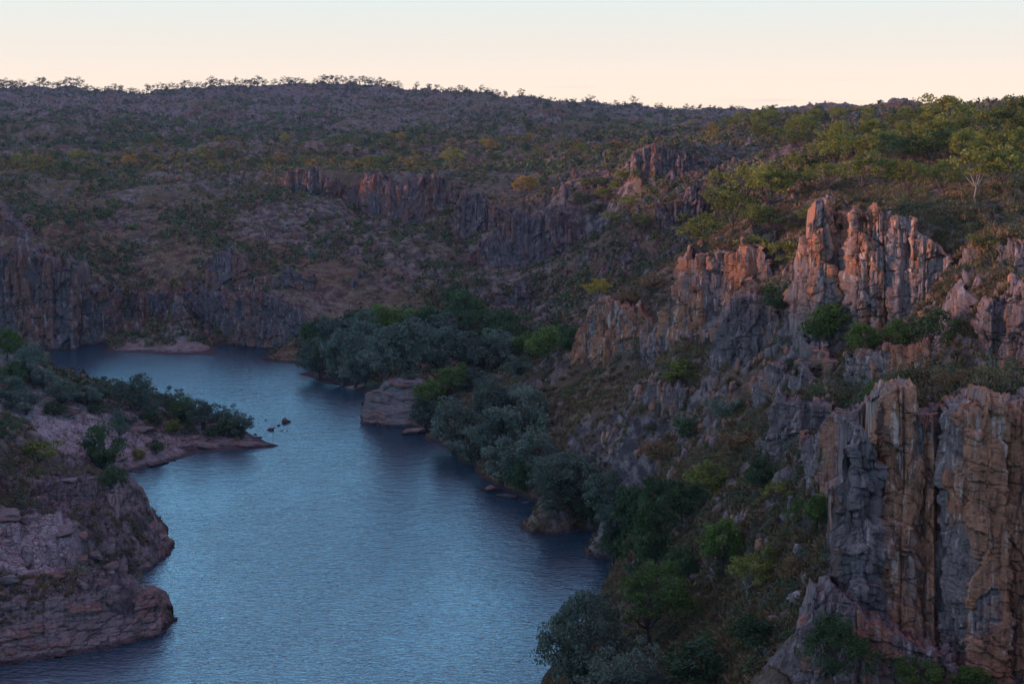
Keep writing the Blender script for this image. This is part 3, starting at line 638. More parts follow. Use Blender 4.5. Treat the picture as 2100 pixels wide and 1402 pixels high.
def build_cliff(name, label, st, w=1.6, amp=1.0, lean=0.15, mat='rock_red', depth=7.0, rag=1.6, seed=1, step=None, bedded=False, foot=4.0, cat='rock cliff', out=0.6, tall=5.0, slant=0.0, gully=0.6):
    """a jointed rock mass: st = (photo column, top row, base row, distance); a face with two flanks that turn back into the hill and a broken top between them"""
    st = np.array(st, float); px0, px1 = st[0, 0], st[-1, 0]; Ym = st[:, 3].mean()
    step = step or max(0.075, Ym / 1407 * 0.8)
    nx = int((px1 - px0) / F * Ym * 1.15 / step) + 2
    px = np.linspace(px0, px1, nx)
    yt, yb, Y = (np.interp(px, st[:, 0], st[:, i]) for i in (1, 2, 3))
    B = at_Y(px, yb, Y); T = at_Y(px, yt, Y + lean * (yb - yt) * Y / F); Hh = T[:, 2] - B[:, 2]; sx = (T[:, 0] - B[:, 0]); BK = T[:, 1] - B[:, 1]
    # flanks
    nl = max(3, int(depth / step / 1.3)); q = np.linspace(0, 1, nl + 1)[1:, None]
    Lf = B[0] + q * np.array([[0.30 * depth, depth, 0]]); Rf = B[-1] + q * np.array([[-0.10 * depth, depth, 0]])
    B = np.concatenate([Lf[::-1], B, Rf]); Hh = np.concatenate([Hh[0] * (1 - 0.25 * q[::-1, 0]), Hh, Hh[-1] * (1 - 0.25 * q[:, 0])]); sx = np.concatenate([np.full(nl, sx[0]), sx, np.full(nl, sx[-1])]); BK = np.concatenate([np.full(nl, BK[0]), BK, np.full(nl, BK[-1])])
    S = np.concatenate([[0], np.cumsum(np.hypot(np.diff(B[:, 0]), np.diff(B[:, 1])))])
    tx = np.gradient(B[:, 0]); ty = np.gradient(B[:, 1]); k = max(3, int(1.2 / step)) | 1
    ker = np.ones(k) / k; tx = np.convolve(np.pad(tx, k // 2, 'edge'), ker, 'valid'); ty = np.convolve(np.pad(ty, k // 2, 'edge'), ker, 'valid')
    l = np.hypot(tx, ty) + 1e-9; N = np.stack([ty / l, -tx / l], 1)
    f1_, f2_, hc, dc = cell1(S / (w * 0.8), seed + 3); f3_, f4_, hc2, dc2 = cell1(S / (w * 2.4), seed + 4)
    Hh = np.maximum(Hh + rag * (hc - 0.6) + rag * 1.3 * (hc2 - 0.55) + rag * 0.5 * dc * ((hc * 31) % 1 - .5) - 0.25 * rag * np.clip(1 - (f2_ - f1_) / .2, 0, 1), 0.6)
    nt = int(Hh.max() / step) + 2
    t = np.concatenate([[-1.0, -0.5], np.linspace(0, 1, nt)])[None, :]
    TT = np.where(t < 0, t * foot, t * Hh[:, None]); SS = np.repeat(S[:, None], TT.shape[1], 1); fr = np.clip(t, 0, 1)
    if bedded:
        b1, h1, c1 = blocks(SS / (w * 4) + 0.3 * fbm(SS / 5, TT / 5, 2, seed), TT / (w * 1.3) + SS * 0.05 + 0.5 * fbm(SS / 6, TT / 6, 3, seed), seed, 0.8, 0.3)
        b2, h2, c2 = blocks(SS / (w * 1.5), TT / (w * 0.45) + SS * 0.12 + 0.6 * fbm(SS / 3, TT / 3, 3, seed + 1), seed + 1, 0.8, 0.4)
        b3, h3, c3 = blocks(SS / (w * .5), TT / (w * .2) + SS * 0.1, seed + 2)
        D = amp * (0.9 * b1 + 0.55 * b2 + 0.22 * b3)
    else:
        b1, h1 = columns(SS, TT, w * 2.3, seed, tall * 0.55, 0.45, 0.07, slant); b2, h2 = columns(SS, TT, w * 0.9, seed + 31, tall * 0.55, 0.45, 0.12, slant); b3, h3 = columns(SS, TT, w * 0.38, seed + 61, 2.4, 0.5, 0.2, slant)
        a1, ha, ca_ = blocks(SS / (w * 1.1) + 0.04 * TT / w + 0.06 * fbm(SS / w, TT / w, 2, seed + 71), TT / (w * 2.0) - 0.06 * SS / w, seed + 72, 1.2, 0.3, 0.07)
        a2, hb_, cb_ = blocks(SS / (w * 0.42) - 0.03 * TT / w, TT / (w * 0.8) + 0.08 * SS / w, seed + 73, 1.1, 0.35, 0.12)
        sh_ = ((b1 > 0).astype(float)) * 0.0
        D = amp * w * (0.85 * b1 + 0.42 * b2 + 0.16 * b3 + 0.60 * a1 + 0.24 * a2)
        gb1, gb2, hbd, _ = cell1(TT / (w * 2.6) + 0.35 * fbm(SS / 7, SS / 7 + 2, 2, seed + 80) + 0.05 * SS / w, seed + 81)     # bedding joints that run across the columns
        D += amp * w * (0.32 * (hbd - 0.5) - 0.22 * np.clip(1 - (gb2 - gb1) / 0.05, 0, 1))
        h3 = (0.5 * ha + 0.5 * hb_)
        # a few deep gullies between buttresses
        g = fbm(SS / (w * 3.3) + 0.15 * fbm(SS / 5, TT / 8, 2, seed + 8), TT / (w * 30), 2, seed + 9); D -= amp * w * gully * sstep(0.25, 0.4, g)
    D = D + 0.06 * fbm(SS / 1.6, TT / 2.2, 4, seed + 6) + out
    D -= 0.5 * np.clip((fr - 0.95) / 0.05, 0, 1) ** 2
    tl = np.hypot(BK, np.maximum(Hh, 0.5)); co_, si_ = (np.maximum(Hh, 0.5) / tl)[:, None], (BK / tl)[:, None]
    bx = B[:, 0:1] + N[:, 0:1] * D * co_ + sx[:, None] * fr; by = B[:, 1:2] + N[:, 1:2] * D * co_ + BK[:, None] * fr; bz = B[:, 2:3] + TT + D * si_ * fr + 0.12 * fbm(SS / 1.2, TT / 1.2 + 9, 3, seed + 13)
    # broken top: rows run from the crest back to the rear line of the rock
    i0, i1 = nl, nl + nx - 1; im = np.clip(np.arange(len(S)), i0, i1)
    tgx = B[im, 0] + sx + 0.1 * depth; tgy = B[im, 1] + BK + depth
    kb = np.linspace(0, 1, max(6, int(depth / (step * 3))))[None, 1:]
    cx = bx[:, -1:] * (1 - kb) + tgx[:, None] * kb; cyy = by[:, -1:] * (1 - kb) + tgy[:, None] * kb
    tb, th, _ = blocks(cx / w * 1.1, cyy / w * 1.1, seed + 15); tb2, _, _ = blocks(cx / w * 3, cyy / w * 3, seed + 16)
    czz = bz[:, -1:] * (1 - kb) + (B[im, 2] + Hh[im].mean() * 0 + np.interp(S, S, Hh))[:, None] * kb + (0.8 * tb + 0.25 * tb2) * rag * np.minimum(1, kb * 4) - kb ** 2 * (1.2 + 0.8 * rag)
    X = np.concatenate([bx, cx], 1); Yy = np.concatenate([by, cyy], 1); Z = np.concatenate([bz, czz], 1)
    hcol = 0.5 * h1 + 0.3 * h2 + 0.2 * h3; tint = np.concatenate([hcol, 0.5 * th + 0.25], 1)
    X = np.concatenate([X, X[:, -1:]], 1); Yy = np.concatenate([Yy, Yy[:, -1:]], 1); Z = np.concatenate([Z, B[:, 2:3] - foot], 1); tint = np.concatenate([tint, tint[:, -1:]], 1)
    c = B[len(B) // 2]
    me = mesh_from(name, np.stack([X - c[0], Yy - c[1], Z - c[2]], -1).reshape(-1, 3), grid_faces(*X.shape), M[mat], {'tint': ('POINT', tint)})
    o = link(name, me); tag(o, label, cat); o.location = c
    return o

for a_, k_ in CLIFFS: build_cliff(*a_, **k_)

# ------------------------------------------------------------------ rocks
ORD2 = ['first', 'second', 'third', 'fourth', 'fifth', 'sixth', 'seventh', 'eighth', 'ninth', 'tenth', 'eleventh', 'twelfth']
def ico(sub):
    import bmesh
    b = bmesh.new(); bmesh.ops.create_icosphere(b, subdivisions=sub, radius=1.0)
    b.verts.ensure_lookup_table()
    v = np.array([x.co[:] for x in b.verts]); f = np.array([[x.index for x in y.verts] for y in b.faces]); b.free()
    return v, f
ICO1, ICO2, ICO4 = ico(1), ico(2), ico(4)
def rock_verts(base, seed, planes=11, squash=(1, 1, 1), rough=0.05):
    """a sphere cut by random planes: an angular boulder"""
    r_ = np.random.default_rng(seed); v, f = base
    nn = r_.normal(size=(planes, 3)); nn /= np.linalg.norm(nn, axis=1)[:, None]; dd = r_.uniform(0.38, 0.8, planes)
    q = v @ nn.T; k = np.where(q > 0.05, dd / np.maximum(q, 0.05), 9).min(1); k = np.minimum(k, 1.0)
    w = v * k[:, None]
    w = w * (1 + rough * fbm(w[:, 0] * 3 + 7 * w[:, 2], w[:, 1] * 3 - 5 * w[:, 2], 3, seed))[:, None]
    return w * np.array(squash), f
def rock_obj(name, label, px, py, sx, sy, sz, seed, mat='rock_bed', cat='rock', group=None, z=None, rot=0.0, sink=0.35):
    P = hit(px, py) if z is None else at_z(px, py, z)
    v, f = rock_verts(ICO4, seed, 14, (sx, sy, sz), 0.08)
    b, h, c = blocks(v[:, 0] * 0.9 + v[:, 1] * 0.6, v[:, 2] * 2.2, seed)
    v = v * (1 + 0.10 * b[:, None])
    o = link(name, mesh_from(name, v, f, M[mat], {'tint': ('POINT', h)})); tag(o, label, cat, group)
    o.location = (P[0], P[1], P[2] + sz * (1 - sink) - sz * 0.55); o.rotation_euler[2] = rot
    return o
for i, (px, py, sx, sy, sz, lb) in enumerate([
        (587, 866, 1.05, 1.0, 1.1, 'rounded dark rock, tallest of the little rocks off the peninsula tip'),
        (571, 873, 0.55, 0.5, 0.3, 'small flat rock just left of the rounded dark rock'),
        (555, 882, 1.1, 0.7, 0.55, 'low dark rock in the water between the overhanging branches and the rounded rock'),
        (577, 883, 0.45, 0.3, 0.2, 'thin rock barely above water below the rounded dark rock'),
        (589, 884, 0.4, 0.3, 0.18, 'thin rock barely above water, farthest from the peninsula'),
        (562, 877, 0.4, 0.35, 0.25, 'tiny rock touching the water beside the low dark rock'),
        (528, 897, 1.4, 0.8, 0.45, 'flat dark rock at the water just off the peninsula tip'),
        (524, 891, 0.5, 0.4, 0.4, 'little knob of rock behind the flat dark rock at the peninsula tip'),
        (545, 862, 0.5, 0.3, 0.15, 'sliver of rock awash beyond the peninsula branches')]):
    rock_obj('river_rock', lb, px, py, sx, sy, sz, 500 + i, group='rocks standing in the river', z=0.0, sink=0.45)
rock_obj('flat_point', 'long flat tongue of dark rock forming the tip of the wooded peninsula', 505, 915, 6.2, 2.1, 1.0, 521, z=0.0, rot=0.12, sink=0.4)
rock_obj('flat_shelf', 'smooth grey rock shelf at the water below the peninsula trees', 335, 938, 5.2, 3.6, 1.3, 523, z=0.0, rot=0.35, sink=0.45)
rock_obj('flat_point', 'dark rounded rock hump under the middle of the peninsula trees', 440, 905, 5.0, 3.0, 1.6, 527, z=0.4, rot=0.1)
for i, (px, py, sx, sy, sz) in enumerate([(300, 905, 4.2, 2.6, 0.7), (345, 912, 3.6, 2.2, 0.6), (395, 898, 4.6, 2.4, 0.8), (430, 918, 3.4, 1.5, 0.7), (470, 908, 3.4, 2.0, 0.7), (275, 880, 4.0, 2.6, 0.8), (240, 935, 3.4, 2.6, 0.9), (320, 950, 3.0, 1.6, 0.6)]):
    rock_obj('flat_rock', 'flat pale slab of rock on the wooded peninsula, ' + ORD2[sorted(range(8), key=lambda k: [300, 345, 395, 430, 470, 275, 240, 320][k]).index(i)] + ' from the left', px, py, sx, sy, sz, 610 + i, group='flat slabs of the peninsula', rot=0.15 * i, sink=0.5)
for i, (px, py, s) in enumerate([(20, 1188, 1.5), (70, 1196, 1.1), (118, 1182, 1.4), (160, 1150, 1.3), (130, 1090, 1.6), (170, 1100, 1.2), (195, 1140, 1.5), (60, 1065, 1.5), (15, 1060, 1.8), (180, 985, 1.3), (140, 985, 1.0), (228, 1165, 1.3)]):
    rock_obj('bank_boulder', 'angular purplish block on the near left bank, ' + ORD2[sorted(range(12), key=lambda k: [20, 70, 118, 160, 130, 170, 195, 60, 15, 180, 140, 228][k]).index(i)] + ' from the left', px, py, s * 1.5, s, s * 0.6, 630 + i, group='angular blocks on the near left bank', rot=0.4 * i, sink=0.35)
rock_obj('shore_rock', 'pale bedded rock on the right shore beside the driftwood log', 1006, 1002, 1.4, 1.0, 1.1, 531, z=0.3)
rock_obj('shore_rock', 'long flat rock at the right waterline under the silver trees', 1045, 1018, 2.4, 1.0, 0.5, 532, z=0.1, rot=-0.2)
rock_obj('shore_rock', 'low flat rock awash on the right shore, right of the long flat rock', 1078, 1030, 1.3, 0.7, 0.4, 533, z=0.0)
rock_obj('shore_rock', 'pale slanted rock at the water on the right shore bend', 1182, 1066, 2.2, 1.4, 1.5, 534, z=0.2, rot=0.5)
rock_obj('shore_rock', 'dark boulder at the water on the right, beside the slanted rock', 1222, 1078, 1.9, 1.3, 1.2, 535, z=0.2)
rock_obj('shore_rock', 'flat brown rock at the last visible stretch of the right waterline', 1262, 1098, 1.5, 1.0, 0.5, 536, z=0.1)
rock_obj('shore_rock', 'dark low rock at the right foot of the reddish headland', 850, 885, 3.0, 1.8, 1.4, 537, z=0.3)
rock_obj('shore_rock', 'pale flat boulder at the edge of the grassy slope above the silver trees', 1022, 775, 2.6, 1.5, 0.9, 538, mat='rock_grey')
rock_obj('boulder', 'blue grey boulder on the near left bank above the steep dark block', 76, 1030, 1.2, 1.0, 0.9, 541, mat='rock_grey')
rock_obj('boulder', 'smaller boulder right of the blue grey boulder on the near left bank', 106, 1032, 0.9, 0.8, 0.7, 542, mat='rock_grey')
rock_obj('boulder', 'dark red rock hump at the upper edge of the pale washed slab', 130, 850, 3.6, 2.2, 1.5, 543)
rock_obj('boulder', 'pale boulder in the middle of the dry grass slope', 1438, 960, 1.8, 1.2, 1.0, 544, mat='rock_grey')
for i, (px, py, s) in enumerate([(2040, 640, 1.0), (2056, 628, 0.8), (2075, 618, 1.1), (2092, 606, 0.9), (2022, 652, 0.7), (2064, 640, 0.8), (2088, 628, 1.0)]):
    rock_obj('boulder', 'pale boulder on top of the broad shaded cliff, ' + ['second', 'fourth', 'fifth', 'seventh', 'first', 'third', 'sixth'][i] + ' from the left', px, py, s, s * .8, s * .7, 551 + i, mat='rock_grey', group='pale boulders on the shaded cliff', sink=0.2)
for i, (px, py) in enumerate([(596, 446), (606, 438), (618, 432), (604, 428), (626, 440), (638, 436), (614, 444)]):
    rock_obj('boulder', 'white boulder of the rockfall on the far slope, ' + ['first', 'third', 'fifth', 'second', 'sixth', 'seventh', 'fourth'][i] + ' from the left', px, py, 1.5, 1.1, 1.1, 571 + i, mat='rock_grey', group='white boulders in the far rockfall', sink=0.2)
rock_obj('balanced_rock', 'pale rounded block perched on a ledge of the stacked grey tower', 1737, 935, 0.75, 0.6, 0.8, 590, mat='rock_grey')
# driftwood log
def tube(pts, rad, k=6):
    pts = np.array(pts, float); nn = len(pts); d = np.gradient(pts, axis=0); d /= np.linalg.norm(d, axis=1)[:, None] + 1e-9
    up = np.where(np.abs(d[:, 2:3]) > 0.9, [[1.0, 0, 0]], [[0, 0, 1.0]]); a = np.cross(d, up); a /= np.linalg.norm(a, axis=1)[:, None]; b = np.cross(d, a)
    an = np.linspace(0, 2 * math.pi, k, endpoint=False)
    v = pts[:, None, :] + np.array(rad, float)[:, None, None] * (np.cos(an)[None, :, None] * a[:, None, :] + np.sin(an)[None, :, None] * b[:, None, :])
    f = []
    for i in range(nn - 1):
        for j in range(k):
            f.append([i * k + j, i * k + (j + 1) % k, (i + 1) * k + (j + 1) % k, (i + 1) * k + j])
    return v.reshape(-1, 3), np.array(f)
P = at_z(978, 1006, 0)
v, f = tube([(0.0, 0, 1.2), (0.1, 0.1, 0.6), (0.4, 0.2, 0.3), (1.3, 0.5, 0.15), (3.0, 0.9, 0.3), (4.2, 1.1, 0.1)], [0.05, 0.16, 0.2, 0.18, 0.14, 0.05], 8)
o = link('driftwood_log', mesh_from('driftwood_log', v, f, M['bark_dark'], smooth=True)); o.location = P; tag(o, 'dark driftwood log with an upturned root end lying in the water off the right shore', 'log')
# little sand beach
xs = np.linspace(-1, 1, 22); bx, by = np.meshgrid(xs, xs, indexing='ij'); P = at_z(742, 794, 0)
rr_ = np.hypot(bx, by); bz = 0.55 * (1 - rr_ ** 2) - 0.05
o = link('beach', mesh_from('beach', np.stack([bx * 5 + 1, by * 3.5 + 1, bz], -1).reshape(-1, 3), grid_faces(22, 22)[:, ::-1], M['sand'], smooth=True)); o.location = P; tag(o, kind='structure')

# ------------------------------------------------------------------ vegetation
def leaf_cloud(cent, rad, per, size, r_, flat=0.62, clumpvar=1.0):
    """leaf quads scattered in clumps; returns vertices (4 per leaf) and a leaf shade number"""
    n = len(cent); m = n * per
    c = np.repeat(cent, per, 0); rd = np.repeat(rad, per)
    d = r_.normal(size=(m, 3)); d /= np.linalg.norm(d, axis=1)[:, None]
    k = r_.uniform(0.25, 1, m) ** 0.45
    pos = c + d * (rd * k)[:, None] * np.array([1, 1, flat])
    nrm = d * 0.7 + r_.normal(size=(m, 3)) * 0.75; nrm[:, 2] += 0.25; nrm /= np.linalg.norm(nrm, axis=1)[:, None]
    a = np.cross(nrm, r_.normal(size=(m, 3))); a /= np.linalg.norm(a, axis=1)[:, None]; b = np.cross(nrm, a)
    s = size * r_.uniform(0.6, 1.35, m)[:, None]
    q = np.stack([pos - a * s, pos - b * s * 0.5, pos + a * s, pos + b * s * 0.5], 1)
    lf = np.clip(0.5 + (np.repeat(r_.uniform(-0.5, 0.5, n), per) * clumpvar * 0.75 + r_.uniform(-0.5, 0.5, m) * 0.45), 0, 1)
    return q.reshape(-1, 3), lf
def make_plant(style, seed):
    """unit plant (height 1): trunk and crown meshes"""
    r_ = np.random.default_rng(seed)
    cfg = dict(  # clumps, leaves, leaf size, crown centre, radii xy z, clump radius, fork height, trunk radius, limbs
        river=(60, 70, 0.026, 0.56, 0.46, 0.44, 0.125, 0.18, 0.022, 12),
        riverfine=(150, 95, 0.0145, 0.56, 0.48, 0.44, 0.085, 0.18, 0.022, 22),
        round=(55, 65, 0.027, 0.60, 0.44, 0.38, 0.13, 0.28, 0.022, 10),
        gum=(40, 48, 0.023, 0.64, 0.42, 0.35, 0.10, 0.30, 0.016, 12),
        gumfine=(85, 80, 0.014, 0.64, 0.44, 0.33, 0.085, 0.30, 0.018, 20),
        lean=(40, 60, 0.026, 0.66, 0.60, 0.30, 0.12, 0.25, 0.025, 12),
        sky=(13, 22, 0.045, 0.52, 0.42, 0.42, 0.16, 0.2, 0.022, 7),
        bush=(26, 45, 0.045, 0.48, 0.58, 0.46, 0.21, 0.08, 0.02, 7))[style]
    nc, nl, ls, cc, rx, rz, cr_, fh, tr, nlimb = cfg
    cent = []
    ph = r_.uniform(0, 6.28, 4)
    while len(cent) < nc:
        d = r_.normal(size=3); d /= np.linalg.norm(d)
        th = math.atan2(d[1], d[0])
        lob = 1 + 0.22 * math.sin(2 * th + ph[0]) + 0.16 * math.sin(3 * th + ph[1] + 2 * d[2]) + 0.15 * math.sin(5 * d[2] + ph[2])
        k = r_.uniform(0.35, 1) ** 0.5 * lob * 0.88
        p = np.array([d[0] * rx * k, d[1] * rx * k, cc + d[2] * rz * k])
        if style in ('gum', 'gumfine') and d[2] < -0.55: continue
        if p[2] < 0.06 or p[2] > 1 - cr_ * 0.4: continue
        if style == 'lean': p[0] += 0.35 * p[2]
        cent.append(p)
    cent = np.array(cent); rad = cr_ * r_.uniform(0.65, 1.25, nc)
    cv, lf = leaf_cloud(cent, rad, nl, ls, r_, 0.6 if style in ('gum', 'gumfine', 'sky') else 0.75)
    m = len(cv) // 4
    crown = mesh_from('crown', cv, np.arange(m * 4).reshape(m, 4), M['green'], {'leaf': ('FACE', lf)})
    tv, tf, off = [], [], 0
    bend = r_.normal(size=2) * 0.04
    fork = np.array([bend[0], bend[1], fh]); stems = 1 if style not in ('bush', 'lean', 'river') else 3
    def add(pts, rad_, k=5):
        nonlocal off
        v, f = tube(pts, rad_, k); tv.append(v); tf.append(f + off); off += len(v)
    for s in range(stems):
        o_ = np.array([0, 0, 0.0]) if stems == 1 else np.array([*(r_.normal(size=2) * 0.025), 0])
        fk = fork + (0 if stems == 1 else np.array([*(r_.normal(size=2) * 0.09), 0.04]))
        add([o_ + [0, 0, -0.05], o_ * 1.0 + [0, 0, 0.02], (o_ + fk) / 2 + [bend[0] * .6, -bend[1] * .6, 0], fk], [tr * 1.5, tr * 1.15, tr * .95, tr * .8], 7)
    idx = r_.choice(nc, min(nlimb, nc), replace=False)
    for i in idx:
        e = cent[i]; mid = fork * 0.45 + e * 0.55 + np.array([0, 0, -0.05]) + r_.normal(size=3) * 0.03
        add([fork, fork * 0.72 + mid * 0.28 + r_.normal(size=3) * .01, mid, e * 0.8 + mid * 0.2, e], [tr * .62, tr * .5, tr * .36, tr * .2, tr * .07], 5)
        j = r_.integers(nc)
        if np.linalg.norm(cent[j] - mid) < 0.35: add([mid, (mid + cent[j]) / 2 + [0, 0, -0.02], cent[j]], [tr * .28, tr * .18, tr * .06], 4)
    trunk = mesh_from('trunk', np.concatenate(tv), np.concatenate(tf), M['bark_dark'], smooth=True)
    return trunk, crown
TPL = {}
for st_, nvar in (('river', 6), ('riverfine', 2), ('round', 5), ('gum', 7), ('gumfine', 3), ('lean', 3), ('sky', 6), ('bush', 6)):
    TPL[st_] = [make_plant(st_, 1000 + 37 * i + sum(map(ord, st_))) for i in range(nvar)]
def setmat(o, m):
    s = o.material_slots[0]; s.link = 'OBJECT'; s.material = m
def plant(name, P, H, W, style, leaf, label, cat, group, bark_='bark_dark', var=None, parts=True, rot=None):
    tr, cr_ = TPL[style][random.randrange(len(TPL[style])) if var is None else var % len(TPL[style])]
    wd = {'river': 0.98, 'riverfine': 1.0, 'round': 0.95, 'gum': 0.9, 'gumfine': 0.92, 'lean': 1.3, 'sky': 0.95, 'bush': 1.2}[style]
    e = bpy.data.objects.new(name, None); scene.collection.objects.link(e); e.empty_display_size = 0.5
    e.location = (P[0], P[1], P[2] - 0.15); e.scale = (W / wd, W / wd, H); e.rotation_euler[2] = random.uniform(0, 6.28) if rot is None else rot
    tag(e, label, cat, group)
    a = link('trunk' if cat == 'tree' else 'stem', tr, e); setmat(a, M[bark_])
    b = link('crown' if cat == 'tree' else 'foliage', cr_, e); setmat(b, M[leaf])
    return e
ORD = lambda n: {1: 'first', 2: 'second', 3: 'third'}.get(n, '%d%s' % (n, 'th' if 10 <= n % 100 <= 20 else {1: 'st', 2: 'nd', 3: 'rd'}.get(n % 10, 'th')))
def grow(specs, name, cat, group, fmt, Ymax=2400, sink=0):
    """specs: (px, base row, top row, width px, style, leaves[, own label[, bark]])"""
    specs = sorted(specs, key=lambda s: s[0]); k = 0; out = []
    for s in specs:
        P = hit(s[0], s[1], Ymax=Ymax)
        if P is None: continue
        P[2] = max(float(ground_z(P[0:1], P[1:2])[0]), -0.3)
        k += 1
        H = max((s[1] - s[2]) * P[1] / F, 1.0); W = s[3] * P[1] / F
        own = s[6] if len(s) > 6 else None
        lb = own or fmt.format(ORD(k))
        out.append(plant(name, P, H, W, s[4], s[5], lb, cat, group, s[7] if len(s) > 7 else 'bark_dark'))
    return out
Sv, Gr, Dk, Ol = 'silver', 'green', 'dark', 'olive'
grow([(652, 778, 688, 84, 'river', Sv), (640, 722, 650, 60, 'round', Dk), (703, 790, 662, 96, 'river', Sv), (755, 792, 690, 90, 'river', Sv), (668, 715, 640, 76, 'river', Sv), (722, 700, 636, 86, 'round', Dk), (792, 780, 664, 112, 'river', Sv),
      (745, 735, 630, 100, 'river', Sv), (690, 750, 700, 50, 'round', Gr), (835, 770, 640, 104, 'river', Sv), (898, 775, 664, 116, 'river', Sv), (955, 770, 672, 110, 'river', Sv), (1022, 755, 672, 108, 'river', Sv), (1080, 745, 676, 90, 'round', Gr),
      (1120, 742, 666, 92, 'round', Gr), (1165, 735, 660, 66, 'round', Dk), (872, 700, 625, 96, 'round', Dk), (950, 690, 590, 96, 'round', Dk), (1000, 712, 625, 110, 'round', Dk), (785, 700, 622, 76, 'round', Gr), (820, 690, 626, 84, 'round', Gr),
      (1045, 715, 632, 100, 'round', Dk), (905, 710, 640, 90, 'river', Sv), (762, 680, 630, 60, 'round', Ol), (975, 660, 610, 80, 'round', Gr), (930, 640, 580, 70, 'round', Dk), (860, 735, 650, 100, 'river', Sv), (990, 760, 690, 90, 'river', Sv),
      (775, 806, 776, 54, 'bush', Sv), (838, 790, 764, 40, 'bush', Sv), (730, 795, 715, 84, 'river', Sv), (1060, 770, 725, 70, 'river', Sv)],
     'river_tree', 'tree', 'trees of the grove at the river bend', '{} tree from the left in the grove at the far river bend')
grow([(882, 868, 768, 70, 'round', Gr, 'bright green tree right beside the reddish headland rock'), (932, 812, 742, 84, 'round', Gr, 'bright green tree standing highest behind the headland'), (872, 882, 800, 62, 'river', Sv), (965, 800, 755, 84, 'river', Sv), (932, 925, 808, 122, 'river', Sv),
      (1070, 905, 786, 138, 'river', Sv), (1000, 872, 775, 110, 'river', Sv), (962, 950, 868, 104, 'river', Sv), (1040, 990, 885, 124, 'river', Sv), (1108, 980, 868, 118, 'river', Sv), (1195, 1048, 925, 136, 'river', Sv), (1125, 1020, 930, 104, 'river', Sv),
      (1238, 1056, 950, 90, 'river', Sv), (1015, 935, 835, 110, 'river', Sv), (1298, 1112, 972, 96, 'river', Dk), (1340, 1170, 1000, 120, 'river', Dk), (1345, 1070, 965, 90, 'round', Dk), (1270, 1080, 990, 80, 'river', Sv), (1160, 1000, 920, 90, 'river', Sv), (1142, 1058, 985, 84, 'river', Sv), (1176, 1066, 1000, 70, 'river', Sv), (1252, 1104, 1020, 84, 'river', Sv), (1262, 1150, 1060, 80, 'river', Dk), (1214, 1084, 1015, 66, 'river', Dk),
      (1072, 1010, 940, 70, 'river', Dk), (1300, 1180, 1090, 70, 'bush', Dk), (890, 850, 790, 60, 'bush', Dk), (1000, 800, 765, 60, 'bush', Sv), (1040, 845, 790, 80, 'river', Sv)],
     'river_tree', 'tree', 'trees along the right shore', '{} tree from the left along the right shore below the grassy slope')
